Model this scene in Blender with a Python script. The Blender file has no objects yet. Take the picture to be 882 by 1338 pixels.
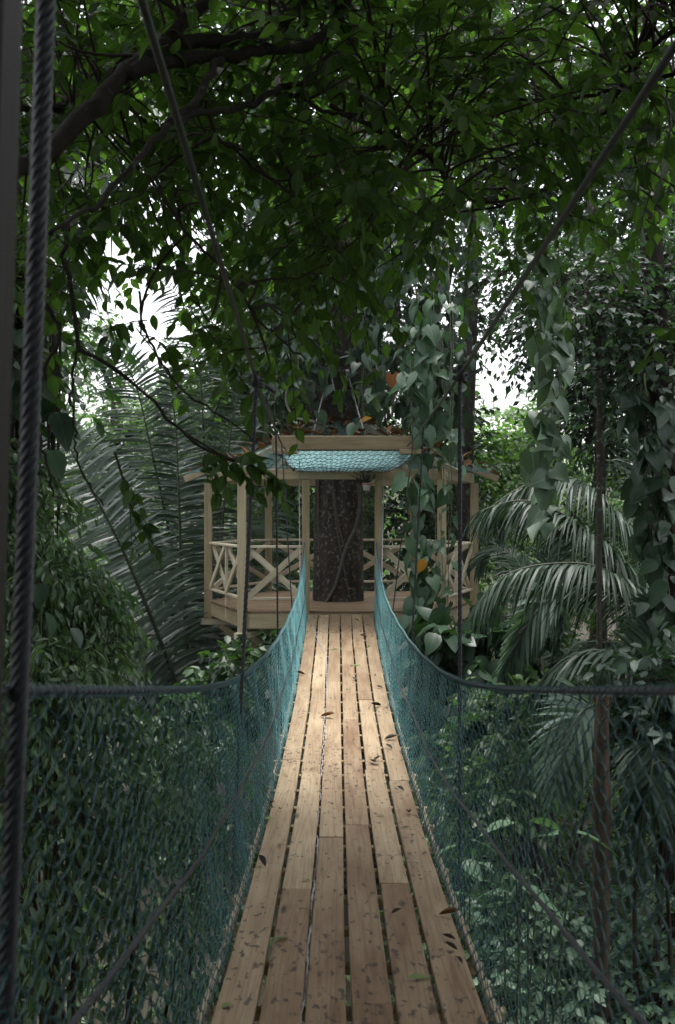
import bpy, math
import numpy as np

# ------------------------------------------------------------------ basics
rs = np.random.RandomState
F, CX, CY, CAMZ = 1300.0, 441.0, 669.0, 1.39      # photograph: focal length and centre in pixels; eye height above the platform floor
scn = bpy.context.scene
COL = scn.collection
A = np.asarray

def P(px, py, d):
    """world point that the photograph shows at a pixel, d metres ahead"""
    return np.array([(px - CX) * d / F, d, CAMZ - (py - CY) * d / F])

def nrm(v):
    v = np.asarray(v, float)
    return v / np.maximum(np.linalg.norm(v, axis=-1, keepdims=True), 1e-9)

def spline(pts, n):
    p = np.asarray(pts, float)
    if len(p) == 2:
        t = np.linspace(0, 1, n)[:, None]
        return p[0] * (1 - t) + p[1] * t
    q = np.vstack([2 * p[0] - p[1], p, 2 * p[-1] - p[-2]])
    d = np.concatenate([[0], np.cumsum(np.linalg.norm(np.diff(p, axis=0), axis=1))])
    s = np.linspace(0, d[-1], n)
    k = np.clip(np.searchsorted(d, s, side='right') - 1, 0, len(p) - 2)
    t = ((s - d[k]) / np.maximum(d[k + 1] - d[k], 1e-9))[:, None]
    a, b, c, e = q[k], q[k + 1], q[k + 2], q[k + 3]
    return .5 * (2 * b + (c - a) * t + (2 * a - 5 * b + 4 * c - e) * t * t + (3 * b - a - 3 * c + e) * t ** 3)

def empty(name, loc=(0, 0, 0)):
    o = bpy.data.objects.new(name, None)
    COL.objects.link(o)
    o.location = loc
    return o

def tag(o, label=None, cat=None, group=None, kind=None):
    if label: o['label'] = label
    if cat: o['category'] = cat
    if group: o['group'] = group
    if kind: o['kind'] = kind
    return o

class Geo:
    def __init__(s):
        s.v, s.t, s.q, s.r, s.c, s.n = [], [], [], [], [], 0

    def add(s, v, t=None, q=None, r=0.5, c=None):
        v = np.asarray(v, float).reshape(-1, 3)
        m = len(v)
        s.v.append(v)
        if t is not None and len(t): s.t.append(np.asarray(t, np.int64).reshape(-1, 3) + s.n)
        if q is not None and len(q): s.q.append(np.asarray(q, np.int64).reshape(-1, 4) + s.n)
        s.r.append(np.broadcast_to(np.asarray(r, float), (m,)) if np.ndim(r) == 0 else np.asarray(r, float).reshape(-1))
        s.c.append(np.zeros((m, 3)) if c is None else np.asarray(c, float).reshape(-1, 3))
        s.n += m
        return s

    def build(s, name, mat, parent=None, smooth=True, origin=None):
        v = np.vstack(s.v)
        if parent is not None: v = v - np.array(parent.matrix_basis.translation if parent.parent is None else parent['_o'])
        elif origin is not None: v = v - np.asarray(origin)
        t = np.vstack(s.t) if s.t else np.zeros((0, 3), np.int64)
        q = np.vstack(s.q) if s.q else np.zeros((0, 4), np.int64)
        me = bpy.data.meshes.new(name)
        me.vertices.add(len(v))
        me.vertices.foreach_set('co', v.astype(np.float32).ravel())
        li = np.concatenate([t.ravel(), q.ravel()]).astype(np.int32)
        me.loops.add(len(li))
        me.loops.foreach_set('vertex_index', li)
        me.polygons.add(len(t) + len(q))
        st = np.concatenate([np.arange(len(t)) * 3, len(t) * 3 + np.arange(len(q)) * 4]).astype(np.int32)
        me.polygons.foreach_set('loop_start', st)
        me.polygons.foreach_set('use_smooth', np.full(len(st), smooth, bool))
        me.update(calc_edges=True)
        me.attributes.new('rnd', 'FLOAT', 'POINT').data.foreach_set('value', np.concatenate(s.r).astype(np.float32))
        me.attributes.new('gc', 'FLOAT_VECTOR', 'POINT').data.foreach_set('vector', np.vstack(s.c).astype(np.float32).ravel())
        me.materials.append(mat)
        o = bpy.data.objects.new(name, me)
        COL.objects.link(o)
        if parent is not None: o.parent = parent
        elif origin is not None: o.location = tuple(origin)
        return o

def sub(o, root):
    """let a part carry sub-parts: remember the world origin its children are built from"""
    o['_o'] = tuple(root.matrix_basis.translation)
    return o

# ------------------------------------------------------------------ shapes
def tube(g, paths, rad, S=5, ref=None, r=0.5, cap=False):
    p = np.asarray(paths, float)
    if p.ndim == 2: p = p[None]
    N, M, _ = p.shape
    rad = np.broadcast_to(np.asarray(rad, float) if np.ndim(rad) != 1 or np.shape(rad)[0] == M else np.asarray(rad, float)[:, None], (N, M))
    T = nrm(np.gradient(p, axis=1))
    if ref is None:
        m = nrm(p[:, -1] - p[:, 0])
        ref = np.where(np.abs(m[:, 2:3]) < .75, A([0, 0, 1.]), A([0.3, 1., 0]))[:, None, :]
    else: ref = np.broadcast_to(np.asarray(ref, float), (N, 1, 3))
    U = nrm(np.cross(T, ref))
    V = np.cross(T, U)
    a = np.arange(S) * 2 * math.pi / S
    v = p[:, :, None, :] + rad[:, :, None, None] * (np.cos(a)[None, None, :, None] * U[:, :, None, :] + np.sin(a)[None, None, :, None] * V[:, :, None, :])
    i = np.arange(N)[:, None, None] * M * S + np.arange(M - 1)[None, :, None] * S
    k, k2 = np.arange(S)[None, None], (np.arange(S)[None, None] + 1) % S
    q = np.stack([i + k, i + k2, i + S + k2, i + S + k], -1).reshape(-1, 4)
    L = np.concatenate([np.zeros((N, 1)), np.cumsum(np.linalg.norm(np.diff(p, axis=1), axis=-1), 1)], 1)
    c = np.stack([np.broadcast_to(L[:, :, None], (N, M, S)), np.broadcast_to(a[None, None], (N, M, S)), np.broadcast_to(np.arange(N)[:, None, None] * 1.7, (N, M, S))], -1)
    rr = np.broadcast_to(np.asarray(r, float)[:, None, None], (N, M, S)).ravel() if np.ndim(r) == 1 else r
    t = None
    if cap:
        t = [[0, k + 1, k] for k in range(1, S - 1)] + [[(M - 1) * S, (M - 1) * S + k, (M - 1) * S + k + 1] for k in range(1, S - 1)]
    g.add(v, t, q, rr, c)

def rope(g, pts, r, pitch=.09, step=.012, strands=3, S=5, off=.5, thick=.56):
    """a laid rope: strands wound round one another"""
    L = np.sum(np.linalg.norm(np.diff(np.asarray(pts, float), axis=0), axis=1))
    c = spline(pts, max(6, int(L / step)))
    T = nrm(np.gradient(c, axis=0))
    ref = A([0, 0, 1.]) if abs(nrm(c[-1] - c[0])[2]) < .75 else A([.3, 1, 0])
    U = nrm(np.cross(T, ref)); V = np.cross(T, U)
    s = np.concatenate([[0], np.cumsum(np.linalg.norm(np.diff(c, axis=0), axis=1))]) * 2 * math.pi / pitch
    for k in range(strands):
        a = s + k * 2 * math.pi / strands
        tube(g, c + r * off * (np.cos(a)[:, None] * U + np.sin(a)[:, None] * V), r * thick, S, ref=ref)

SECT = A([(-.5, -.5, 1, 0), (-.5, -.5, 0, 1), (-.5, .5, 0, -1), (-.5, .5, 1, 0), (.5, .5, -1, 0), (.5, .5, 0, -1), (.5, -.5, 0, 1), (.5, -.5, -1, 0)])

def prism(g, cen, w, h, side, up, bev=.004, rnd=.5, off=None):
    """a chamfered timber swept along stations; gc runs along the grain"""
    cen = np.asarray(cen, float); M = len(cen)
    side = np.broadcast_to(np.asarray(side, float), (M, 3)); up = np.broadcast_to(np.asarray(up, float), (M, 3))
    w = np.broadcast_to(np.asarray(w, float), (M,))
    a = SECT[None, :, 0] * w[:, None] + SECT[None, :, 2] * bev
    b = np.broadcast_to(SECT[None, :, 1] * h + SECT[None, :, 3] * bev, (M, 8))
    v = cen[:, None] + a[..., None] * side[:, None] + b[..., None] * up[:, None]
    s = np.concatenate([[0], np.cumsum(np.linalg.norm(np.diff(cen, axis=0), axis=1))])
    off = RG.rand(3) * 50 if off is None else np.asarray(off)
    c = np.stack([np.broadcast_to(s[:, None], (M, 8)), a, b], -1) + off
    i = (np.arange(M - 1) * 8)[:, None]; k = np.arange(8)[None]; k2 = (k + 1) % 8
    q = np.stack([i + k, i + k2, i + 8 + k2, i + 8 + k], -1).reshape(-1, 4)
    e = (M - 1) * 8
    caps = A([(0, 3, 2, 1), (0, 7, 4, 3), (7, 6, 5, 4)])
    q = np.vstack([q, caps, caps[:, ::-1] + e])
    g.add(v, None, q, rnd, c)

RG = rs(5)
def beam(g, p0, p1, w, h, up=(0, 0, 1), bev=.005, rnd=None):
    p0, p1 = np.asarray(p0, float), np.asarray(p1, float)
    T = nrm(p1 - p0)
    u = np.asarray(up, float); u = u - T * np.dot(u, T)
    if np.linalg.norm(u) < 1e-3: u = A([0, 1., 0])
    u = nrm(u)
    prism(g, np.stack([p0, p1]), w, h, np.cross(T, u), u, bev, RG.rand() if rnd is None else rnd)

# leaf templates: (x across, y along, z off the blade)
def leaf_tpl(rows, wid, width=.42, fold=.18, curl=.25):
    v, t, q = [(0, 0, 0)], [], []
    for y, w in zip(rows, wid):
        z = -curl * y * y
        v += [(-w * width, y, z + fold * w * width), (0, y, z), (w * width, y, z + fold * w * width)]
    v.append((0, 1, -curl))
    n = len(rows)
    t += [(0, 2, 1), (0, 3, 2)]
    for k in range(n - 1):
        b = 1 + 3 * k
        q += [(b, b + 1, b + 4, b + 3), (b + 1, b + 2, b + 5, b + 4)]
    b = 1 + 3 * (n - 1)
    t += [(b, b + 1, 3 * n + 1), (b + 1, b + 2, 3 * n + 1)]
    return A(v), A(t), A(q)

OVATE = leaf_tpl([.12, .35, .6, .84], [.55, 1, .86, .4], .27, .2, .16)
LANCE = leaf_tpl([.2, .5, .8], [.75, 1, .5], .17, .25, .3)
BROAD = leaf_tpl([.08, .3, .55, .82], [.7, 1, .9, .42], .36, .15, .3)
MIDL = leaf_tpl([.3, .68], [1, .8], .26, .25, .15)
SIMPLE = (A([(0, 0, 0), (-.27, .45, .07), (0, 1, -.1), (.27, .45, .07)]), A([(0, 2, 1), (0, 3, 2)]), A([]))
_l = [(-.24, -.2, .04), (-.44, .03, .08), (-.41, .36, .06), (-.2, .72, -.06)]
HEART = (A([(0, 0, 0), (0, .26, -.02), (0, .56, -.1), (0, 1.02, -.3)] + _l + [(-x, y, z) for x, y, z in _l]),
         A([(0, 5, 4), (2, 3, 7), (0, 8, 9), (2, 11, 3)]), A([(0, 1, 6, 5), (1, 2, 7, 6), (0, 9, 10, 1), (1, 10, 11, 2)]))
CURLED = leaf_tpl([.15, .4, .65, .85], [.6, 1, .85, .4], .24, .9, -.25)

def leaves(g, tpl, pos, fwd, up, size, rnd, wide=1.0):
    tv, tt, tq = tpl
    pos = np.asarray(pos, float); N = len(pos)
    if N == 0: return
    f = nrm(fwd); sd = np.cross(f, up)
    bad = np.linalg.norm(sd, axis=1) < 1e-4
    sd[bad] = (1, 0, 0)
    sd = nrm(sd); u = np.cross(sd, f)
    size = np.broadcast_to(np.asarray(size, float), (N,))[:, None, None]
    wide = np.broadcast_to(np.asarray(wide, float), (N,))[:, None, None]
    v = pos[:, None] + size * (wide * tv[None, :, 0:1] * sd[:, None] + tv[None, :, 1:2] * f[:, None] + tv[None, :, 2:3] * u[:, None])
    m = len(tv); o = np.arange(N) * m
    t = (tt[None] + o[:, None, None]).reshape(-1, 3) if len(tt) else None
    q = (tq[None] + o[:, None, None]).reshape(-1, 4) if len(tq) else None
    rnd = np.broadcast_to(np.asarray(rnd, float), (N,))
    c = np.broadcast_to(tv[None], (N, m, 3)) + 0.
    c[:, :, 2] = rnd[:, None]
    g.add(v, t, q, np.repeat(rnd, m), c)

def sprays(g, gt, rng, cen, dirs, length, K, size, tpl, droop=.35, ang=.95, tilt=.5, hang=.25, twig=.004, wide=1.0):
    """twigs bearing alternate leaves and a terminal one"""
    cen = np.asarray(cen, float); N = len(cen); d = nrm(dirs)
    L = np.broadcast_to(np.asarray(length, float), (N,))
    t = np.linspace(.18, 1, K)[None, :] + (rng.rand(N, K) - .5) * .08
    dn = A([0, 0, -1.])
    pos = cen[:, None] + d[:, None] * (L[:, None] * t)[..., None] + dn * (L[:, None] * droop * t * t)[..., None]
    T = nrm(d[:, None] + dn * (2 * droop * t)[..., None])
    side = nrm(np.cross(T, A([0, 0, 1.])) + rng.randn(N, K, 3) * .25)
    s = np.where(np.arange(K) % 2 == 0, 1., -1.)[None, :, None]
    a = ang * (.75 + .5 * rng.rand(N, K, 1)); a[:, -1] = .1
    f = T * np.cos(a) + side * np.sin(a) * s + dn * hang * (1 + .8 * rng.randn(N, K, 1)) + rng.randn(N, K, 3) * .12
    up = A([0, 0, 1.]) + rng.randn(N, K, 3) * tilt
    sz = size * (.65 + .6 * rng.rand(N, K))
    rn = np.clip(rng.rand(N, 1) * .6 + rng.rand(N, K) * .4, 0, 1)
    leaves(g, tpl, pos.reshape(-1, 3), f.reshape(-1, 3), up.reshape(-1, 3), sz.ravel(), rn.ravel(), wide)
    if gt is not None:
        tt = np.linspace(0, 1, 4)[None, :]
        p = cen[:, None] + d[:, None] * (L[:, None] * tt)[..., None] + dn * (L[:, None] * droop * tt * tt)[..., None]
        tube(gt, p, np.broadcast_to((twig * A([1, .8, .6, .3]))[None], (N, 4)), 3)

def ball(rng, n, c, r, shell=.5):
    """points in an ellipsoid, crowded to its outside, and outward directions"""
    d = nrm(rng.randn(n, 3))
    rad = (shell + (1 - shell) * rng.rand(n, 1)) * rng.rand(n, 1) ** .25
    return A(c) + d * rad * A(r), nrm(d + rng.randn(n, 3) * .5)

def frond(gl, gr, pts, leaf, n, r0, N=(0, 0, 1), droop=.4, width=.035, a0=1.25, a1=.5, rng=None, lift=0., start=.12, rn=None, roll=0.):
    """a feather palm leaf: rachis and two ranks of leaflets"""
    rng = rng or RG
    c = spline(pts, 44)
    T = nrm(np.gradient(c, axis=0))
    L = np.linspace(0, 1, 44)
    tube(gr, c, r0 * (1 - .9 * L), 5)
    t = np.linspace(start, .995, n)
    idx = t * 43; k = np.clip(idx.astype(int), 0, 42); w = (idx - k)[:, None]
    pc = c[k] * (1 - w) + c[k + 1] * w; tc = nrm(T[k] * (1 - w) + T[k + 1] * w)
    Nn = np.broadcast_to(A(N, dtype=float), (n, 3)); Nn = nrm(Nn - tc * np.sum(Nn * tc, 1, keepdims=True))
    sd = np.cross(tc, Nn)
    ln = leaf * (np.sin(math.pi * (.12 + .83 * t)) ** .7) * (.92 + .16 * rng.rand(n))
    a = (a0 + (a1 - a0) * t)[:, None]
    u = A([0, .33, .68, 1.])
    rb = .5 if rn is None else rn
    for s in (-1, 1):
        aa = a + rng.randn(n, 1) * .07
        d = nrm(tc * np.cos(aa) + s * sd * np.sin(aa) + Nn * (lift + rng.randn(n, 1) * .09))
        p = pc[:, None] + d[:, None] * (ln[:, None] * u)[..., None] - A([0, 0, 1.]) * (ln[:, None] * droop * (1 + .3 * rng.randn(n, 1)) * u * u)[..., None]
        wv = nrm(tc - d * np.sum(tc * d, 1, keepdims=True) + rng.randn(n, 3) * .25)
        if roll:
            ra = roll + .38 * rng.randn(n, 1); wv = wv * np.cos(ra) - nrm(Nn - d * np.sum(Nn * d, 1, keepdims=True)) * np.sin(ra)
        hw = width * .5 * A([.7, 1, .8, .1])
        v = np.stack([p - wv[:, None] * hw[None, :, None], p + wv[:, None] * hw[None, :, None]], 2)   # n,4,2,3
        o = (np.arange(n) * 8)[:, None]; b = np.arange(3)[None] * 2
        q = np.stack([o + b, o + b + 1, o + b + 3, o + b + 2], -1).reshape(-1, 4)
        gl.add(v, None, q, np.repeat(np.clip(rb + .25 * (rng.rand(n) - .5), 0, 1), 8))

# ------------------------------------------------------------------ materials
def new_mat(name):
    m = bpy.data.materials.new(name); m.use_nodes = True
    nt = m.node_tree; nt.nodes.clear()
    out = nt.nodes.new('ShaderNodeOutputMaterial')
    def nd(kind, **kw):
        n = nt.nodes.new('ShaderNode' + kind)
        for k, v in kw.items():
            if k in n.inputs: n.inputs[k].default_value = v
            else: setattr(n, k, v)
        return n
    return m, nt, out, nd, nt.links.new

def ramp(nd, stops):
    n = nd('ValToRGB'); e = n.color_ramp.elements
    while len(e) < len(stops): e.new(.5)
    for x, (p, c) in zip(e, stops):
        x.position = p; x.color = (*c, 1) if len(c) == 3 else c
    return n

def leaf_mat(name, c0, c1, rough=.4, trans=.35, spec=.5, tcol=None, veins=0.):
    m, nt, out, nd, ln = new_mat(name)
    at = nd('Attribute', attribute_name='rnd')
    geo = nd('NewGeometry')
    no = nd('TexNoise', Scale=9.); ln(geo.outputs['Position'], no.inputs['Vector'])
    ad = nd('Math', operation='MULTIPLY_ADD'); ad.inputs[1].default_value = .55; ln(no.outputs['Fac'], ad.inputs[0]); ad.inputs[2].default_value = -.27
    sm = nd('Math', operation='ADD', use_clamp=True); ln(ad.outputs[0], sm.inputs[0]); ln(at.outputs['Fac'], sm.inputs[1])
    r = ramp(nd, [(0, c0), (.8, c1), (1, [min(1, x * 1.35) for x in c1])]); ln(sm.outputs[0], r.inputs['Fac'])
    col = r.outputs['Color']
    if veins:
        lc = nd('Attribute', attribute_name='gc'); sp = nd('SeparateXYZ'); ln(lc.outputs['Vector'], sp.inputs[0])
        ab = nd('Math', operation='ABSOLUTE'); ln(sp.outputs['X'], ab.inputs[0])
        mr = nd('MapRange'); mr.inputs['From Min'].default_value = .008; mr.inputs['From Max'].default_value = .03; mr.inputs['To Min'].default_value = 1; mr.inputs['To Max'].default_value = 0
        ln(ab.outputs[0], mr.inputs['Value'])
        # side veins leave the midrib at a slant
        ma = nd('Math', operation='MULTIPLY_ADD'); ma.inputs[1].default_value = -.6; ln(ab.outputs[0], ma.inputs[0]); ln(sp.outputs['Y'], ma.inputs[2])
        ml = nd('Math', operation='MULTIPLY'); ml.inputs[1].default_value = 7.; ln(ma.outputs[0], ml.inputs[0])
        fr = nd('Math', operation='PINGPONG'); fr.inputs[1].default_value = .5; ln(ml.outputs[0], fr.inputs[0])
        m2 = nd('MapRange'); m2.inputs['From Min'].default_value = 0; m2.inputs['From Max'].default_value = .1; m2.inputs['To Min'].default_value = .6; m2.inputs['To Max'].default_value = 0
        ln(fr.outputs[0], m2.inputs['Value'])
        mx = nd('Math', operation='MAXIMUM'); ln(mr.outputs[0], mx.inputs[0]); ln(m2.outputs[0], mx.inputs[1])
        mv = nd('Math', operation='MULTIPLY'); mv.inputs[1].default_value = veins; ln(mx.outputs[0], mv.inputs[0])
        mix = nd('MixRGB'); ln(mv.outputs[0], mix.inputs['Fac']); ln(col, mix.inputs['Color1']); mix.inputs['Color2'].default_value = (*[min(1, x * 2.2 + .01) for x in c1], 1)
        col = mix.outputs['Color']
    b = nd('BsdfPrincipled'); ln(col, b.inputs['Base Color'])
    b.inputs['Roughness'].default_value = rough; b.inputs['Specular IOR Level'].default_value = spec * .75
    tr = nd('BsdfTranslucent')
    hs = nd('MixRGB', blend_type='MULTIPLY'); hs.inputs['Fac'].default_value = 1; ln(col, hs.inputs['Color1']); hs.inputs['Color2'].default_value = (*(tcol or (1.5, 2.0, .7)), 1)
    ln(hs.outputs['Color'], tr.inputs['Color'])
    mx = nd('MixShader'); mx.inputs['Fac'].default_value = trans
    ln(b.outputs[0], mx.inputs[1]); ln(tr.outputs[0], mx.inputs[2]); ln(mx.outputs[0], out.inputs['Surface'])
    return m

def bark_mat(name, c0, c1, scale=6., lichen=0., lcol=(.3, .32, .28), bump=.5, stretch=.25):
    m, nt, out, nd, ln = new_mat(name)
    tc = nd('TexCoord'); mp = nd('Mapping'); mp.inputs['Scale'].default_value = (1, 1, stretch); ln(tc.outputs['Object'], mp.inputs['Vector'])
    n1 = nd('TexNoise', Scale=scale, Detail=8., Roughness=.65); ln(mp.outputs[0], n1.inputs['Vector'])
    r = ramp(nd, [(.3, c0), (.7, c1)]); ln(n1.outputs['Fac'], r.inputs['Fac'])
    col = r.outputs['Color']
    if lichen:
        n2 = nd('TexNoise', Scale=scale * 2.3, Detail=7., Roughness=.72); ln(tc.outputs['Object'], n2.inputs['Vector'])
        r2 = ramp(nd, [(.66 - lichen * .14, (0, 0, 0)), (.70 - lichen * .14, (1, 1, 1))]); ln(n2.outputs['Fac'], r2.inputs['Fac'])
        mx = nd('MixRGB'); ln(r2.outputs['Color'], mx.inputs['Fac']); ln(col, mx.inputs['Color1']); mx.inputs['Color2'].default_value = (*lcol, 1)
        col = mx.outputs['Color']
    b = nd('BsdfPrincipled'); b.inputs['Roughness'].default_value = .85; b.inputs['Specular IOR Level'].default_value = .25
    ln(col, b.inputs['Base Color'])
    bp = nd('Bump'); bp.inputs['Strength'].default_value = bump; bp.inputs['Distance'].default_value = .03
    ln(n1.outputs['Fac'], bp.inputs['Height']); ln(bp.outputs[0], b.inputs['Normal'])
    ln(b.outputs[0], out.inputs['Surface'])
    return m

def wood_mat(name, light, dark, stain, spots=0., stain_amt=.5, rough=.6, wet=None):
    m, nt, out, nd, ln = new_mat(name)
    gc = nd('Attribute', attribute_name='gc'); rn = nd('Attribute', attribute_name='rnd')
    mp = nd('Mapping'); mp.inputs['Scale'].default_value = (.22, 6, 6); ln(gc.outputs['Vector'], mp.inputs['Vector'])
    nz = nd('TexNoise', Scale=1.6, Detail=3.); ln(mp.outputs[0], nz.inputs['Vector'])
    # growth rings: contour lines of a stretched noise
    ml = nd('Math', operation='MULTIPLY'); ml.inputs[1].default_value = 11.; ln(nz.outputs['Fac'], ml.inputs[0])
    pp = nd('Math', operation='PINGPONG'); pp.inputs[1].default_value = .5; ln(ml.outputs[0], pp.inputs[0])
    mp2 = nd('Mapping'); mp2.inputs['Scale'].default_value = (2, 130, 130); ln(gc.outputs['Vector'], mp2.inputs['Vector'])
    fg = nd('TexNoise', Scale=1., Detail=4., Roughness=.6); ln(mp2.outputs[0], fg.inputs['Vector'])
    ad = nd('Math', operation='MULTIPLY_ADD'); ad.inputs[1].default_value = .4; ln(fg.outputs['Fac'], ad.inputs[0]); ln(pp.outputs[0], ad.inputs[2])
    r = ramp(nd, [(.12, [(x + 3 * y) / 4 for x, y in zip(light, dark)]), (.4, light), (.8, [x * 1.1 for x in light])]); ln(ad.outputs[0], r.inputs['Fac'])
    # knots
    mp3 = nd('Mapping'); mp3.inputs['Scale'].default_value = (1.6, 7, 7); ln(gc.outputs['Vector'], mp3.inputs['Vector'])
    vo = nd('TexVoronoi', Scale=1.); ln(mp3.outputs[0], vo.inputs['Vector'])
    kr = ramp(nd, [(.05, (1, 1, 1)), (.13, (0, 0, 0))]); ln(vo.outputs['Distance'], kr.inputs['Fac'])
    mk = nd('MixRGB'); ln(kr.outputs['Color'], mk.inputs['Fac']); ln(r.outputs['Color'], mk.inputs['Color1']); mk.inputs['Color2'].default_value = (*[x * .45 for x in dark], 1)
    # dirt worn into the surface, varying by board; also the near deck's shade
    n3 = nd('TexNoise', Scale=1., Detail=6., Roughness=.62); mp4 = nd('Mapping'); mp4.inputs['Scale'].default_value = (1.3, 5, 5); ln(gc.outputs['Vector'], mp4.inputs['Vector']); ln(mp4.outputs[0], n3.inputs['Vector'])
    a2 = nd('Math', operation='MULTIPLY_ADD', use_clamp=True); a2.inputs[1].default_value = 1.9; ln(n3.outputs['Fac'], a2.inputs[0])
    a3 = nd('Math', operation='MULTIPLY_ADD'); a3.inputs[1].default_value = stain_amt * 1.5; a3.inputs[2].default_value = -.95; ln(rn.outputs['Fac'], a3.inputs[0]); ln(a3.outputs[0], a2.inputs[2])
    ms = nd('MixRGB'); ln(a2.outputs[0], ms.inputs['Fac']); ln(mk.outputs['Color'], ms.inputs['Color1'])
    mm = nd('MixRGB', blend_type='MULTIPLY'); mm.inputs['Fac'].default_value = 1; ln(mk.outputs['Color'], mm.inputs['Color1']); mm.inputs['Color2'].default_value = (*stain, 1)
    ln(mm.outputs['Color'], ms.inputs['Color2'])
    col = ms.outputs['Color']; rough_s = None
    if spots:
        geo = nd('NewGeometry'); mp5 = nd('Mapping'); mp5.inputs['Scale'].default_value = (34, 15, 34); ln(geo.outputs['Position'], mp5.inputs['Vector'])
        n5 = nd('TexNoise', Scale=1., Detail=3.5, Roughness=.55); ln(mp5.outputs[0], n5.inputs['Vector'])
        n6 = nd('TexNoise', Scale=.5, Detail=2.); ln(geo.outputs['Position'], n6.inputs['Vector'])
        s6 = nd('Math', operation='MULTIPLY_ADD'); s6.inputs[1].default_value = .36; ln(n6.outputs['Fac'], s6.inputs[0]); ln(n5.outputs['Fac'], s6.inputs[2])
        r5 = ramp(nd, [(.79, (0, 0, 0)), (.83, (spots,) * 3)]); ln(s6.outputs[0], r5.inputs['Fac'])
        m5 = nd('MixRGB'); ln(r5.outputs['Color'], m5.inputs['Fac']); ln(col, m5.inputs['Color1']); m5.inputs['Color2'].default_value = (.035, .022, .02, 1)
        col = m5.outputs['Color']
    b = nd('BsdfPrincipled'); ln(col, b.inputs['Base Color']); b.inputs['Roughness'].default_value = rough; b.inputs['Specular IOR Level'].default_value = .4
    bp = nd('Bump'); bp.inputs['Strength'].default_value = .25; bp.inputs['Distance'].default_value = .004; ln(ad.outputs[0], bp.inputs['Height']); ln(bp.outputs[0], b.inputs['Normal'])
    ln(b.outputs[0], out.inputs['Surface'])
    return m

def plain_mat(name, col, rough=.6, spec=.4, metal=0., noise=.25, scale=30., trans=0.):
    m, nt, out, nd, ln = new_mat(name)
    tc = nd('TexCoord'); n = nd('TexNoise', Scale=scale, Detail=4.); ln(tc.outputs['Object'], n.inputs['Vector'])
    r = ramp(nd, [(.25, [x * (1 - noise) for x in col]), (.75, [min(1, x * (1 + noise)) for x in col])]); ln(n.outputs['Fac'], r.inputs['Fac'])
    b = nd('BsdfPrincipled'); ln(r.outputs['Color'], b.inputs['Base Color']); b.inputs['Roughness'].default_value = rough
    b.inputs['Specular IOR Level'].default_value = spec; b.inputs['Metallic'].default_value = metal
    if trans:
        tr = nd('BsdfTranslucent'); ln(r.outputs['Color'], tr.inputs['Color'])
        mx = nd('MixShader'); mx.inputs['Fac'].default_value = trans; ln(b.outputs[0], mx.inputs[1]); ln(tr.outputs[0], mx.inputs[2]); ln(mx.outputs[0], out.inputs['Surface'])
    else: ln(b.outputs[0], out.inputs['Surface'])
    return m

def ground_mat():
    m, nt, out, nd, ln = new_mat('forest_floor')
    tc = nd('TexCoord'); n1 = nd('TexNoise', Scale=1.2, Detail=9., Roughness=.7); ln(tc.outputs['Object'], n1.inputs['Vector'])
    r = ramp(nd, [(.3, (.018, .014, .009)), (.55, (.04, .034, .02)), (.75, (.03, .045, .018))]); ln(n1.outputs['Fac'], r.inputs['Fac'])
    b = nd('BsdfPrincipled'); ln(r.outputs['Color'], b.inputs['Base Color']); b.inputs['Roughness'].default_value = .95
    bp = nd('Bump'); bp.inputs['Strength'].default_value = .8; ln(n1.outputs['Fac'], bp.inputs['Height']); ln(bp.outputs[0], b.inputs['Normal'])
    ln(b.outputs[0], out.inputs['Surface'])
    return m

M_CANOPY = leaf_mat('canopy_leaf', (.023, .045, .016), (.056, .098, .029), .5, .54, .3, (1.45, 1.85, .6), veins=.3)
M_SHRUB = leaf_mat('shrub_leaf', (.044, .090, .048), (.11, .175, .092), .34, .25, .5)
M_HEART = leaf_mat('heart_leaf', (.070, .115, .078), (.12, .18, .125), .47, .16, .5, veins=.35)
M_VINEL = leaf_mat('vine_leaf', (.030, .070, .038), (.062, .118, .064), .42, .28, .45, veins=.3)
M_CLIMB = leaf_mat('climber_leaf', (.022, .046, .028), (.042, .080, .045), .34, .2, .5, veins=.2)
M_PALM = leaf_mat('palm_leaf', (.020, .040, .026), (.038, .066, .042), .46, .16, .38)
M_PALML = leaf_mat('grey_palm_leaf', (.034, .057, .042), (.066, .098, .074), .33, .14, .55)
M_PALMB = leaf_mat('pale_palm_leaf', (.07, .11, .09), (.11, .16, .13), .45, .3, .4)
M_TREE = leaf_mat('forest_leaf', (.018, .040, .019), (.042, .078, .034), .42, .3, .45)
M_TREEB = leaf_mat('bluish_leaf', (.022, .045, .032), (.045, .078, .056), .42, .25, .45)
M_LIGHT = leaf_mat('sunlight_tinted_leaf', (.055, .11, .022), (.10, .18, .035), .45, .4, .4)  # sunlight put into the colour: brighter and yellower than other undergrowth
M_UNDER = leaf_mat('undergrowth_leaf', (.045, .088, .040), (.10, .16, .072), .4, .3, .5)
M_AROID = leaf_mat('broad_leaf', (.055, .105, .065), (.10, .165, .10), .42, .15, .45, veins=.4)
M_ORANGE = leaf_mat('orange_leaf', (.42, .16, .05), (.5, .2, .07), .5, .3, .4, (1, .7, .4), veins=.3)
M_YELLOW = leaf_mat('yellow_leaf', (.45, .22, .03), (.55, .30, .05), .5, .3, .4, (1, .8, .4), veins=.2)
M_DEADF = leaf_mat('brown_leaf', (.06, .035, .018), (.16, .085, .035), .7, .1, .3, (1, .8, .5))
M_DARKF = leaf_mat('blackened_leaf', (.02, .014, .012), (.045, .032, .026), .6, .05, .35, (1, .8, .5))
M_GREENF = leaf_mat('fallen_green_leaf', (.07, .12, .03), (.14, .2, .06), .5, .15, .4)
M_PALEF = leaf_mat('bleached_leaf', (.4, .4, .36), (.5, .5, .45), .6, .1, .3, (1, 1, 1))
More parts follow.
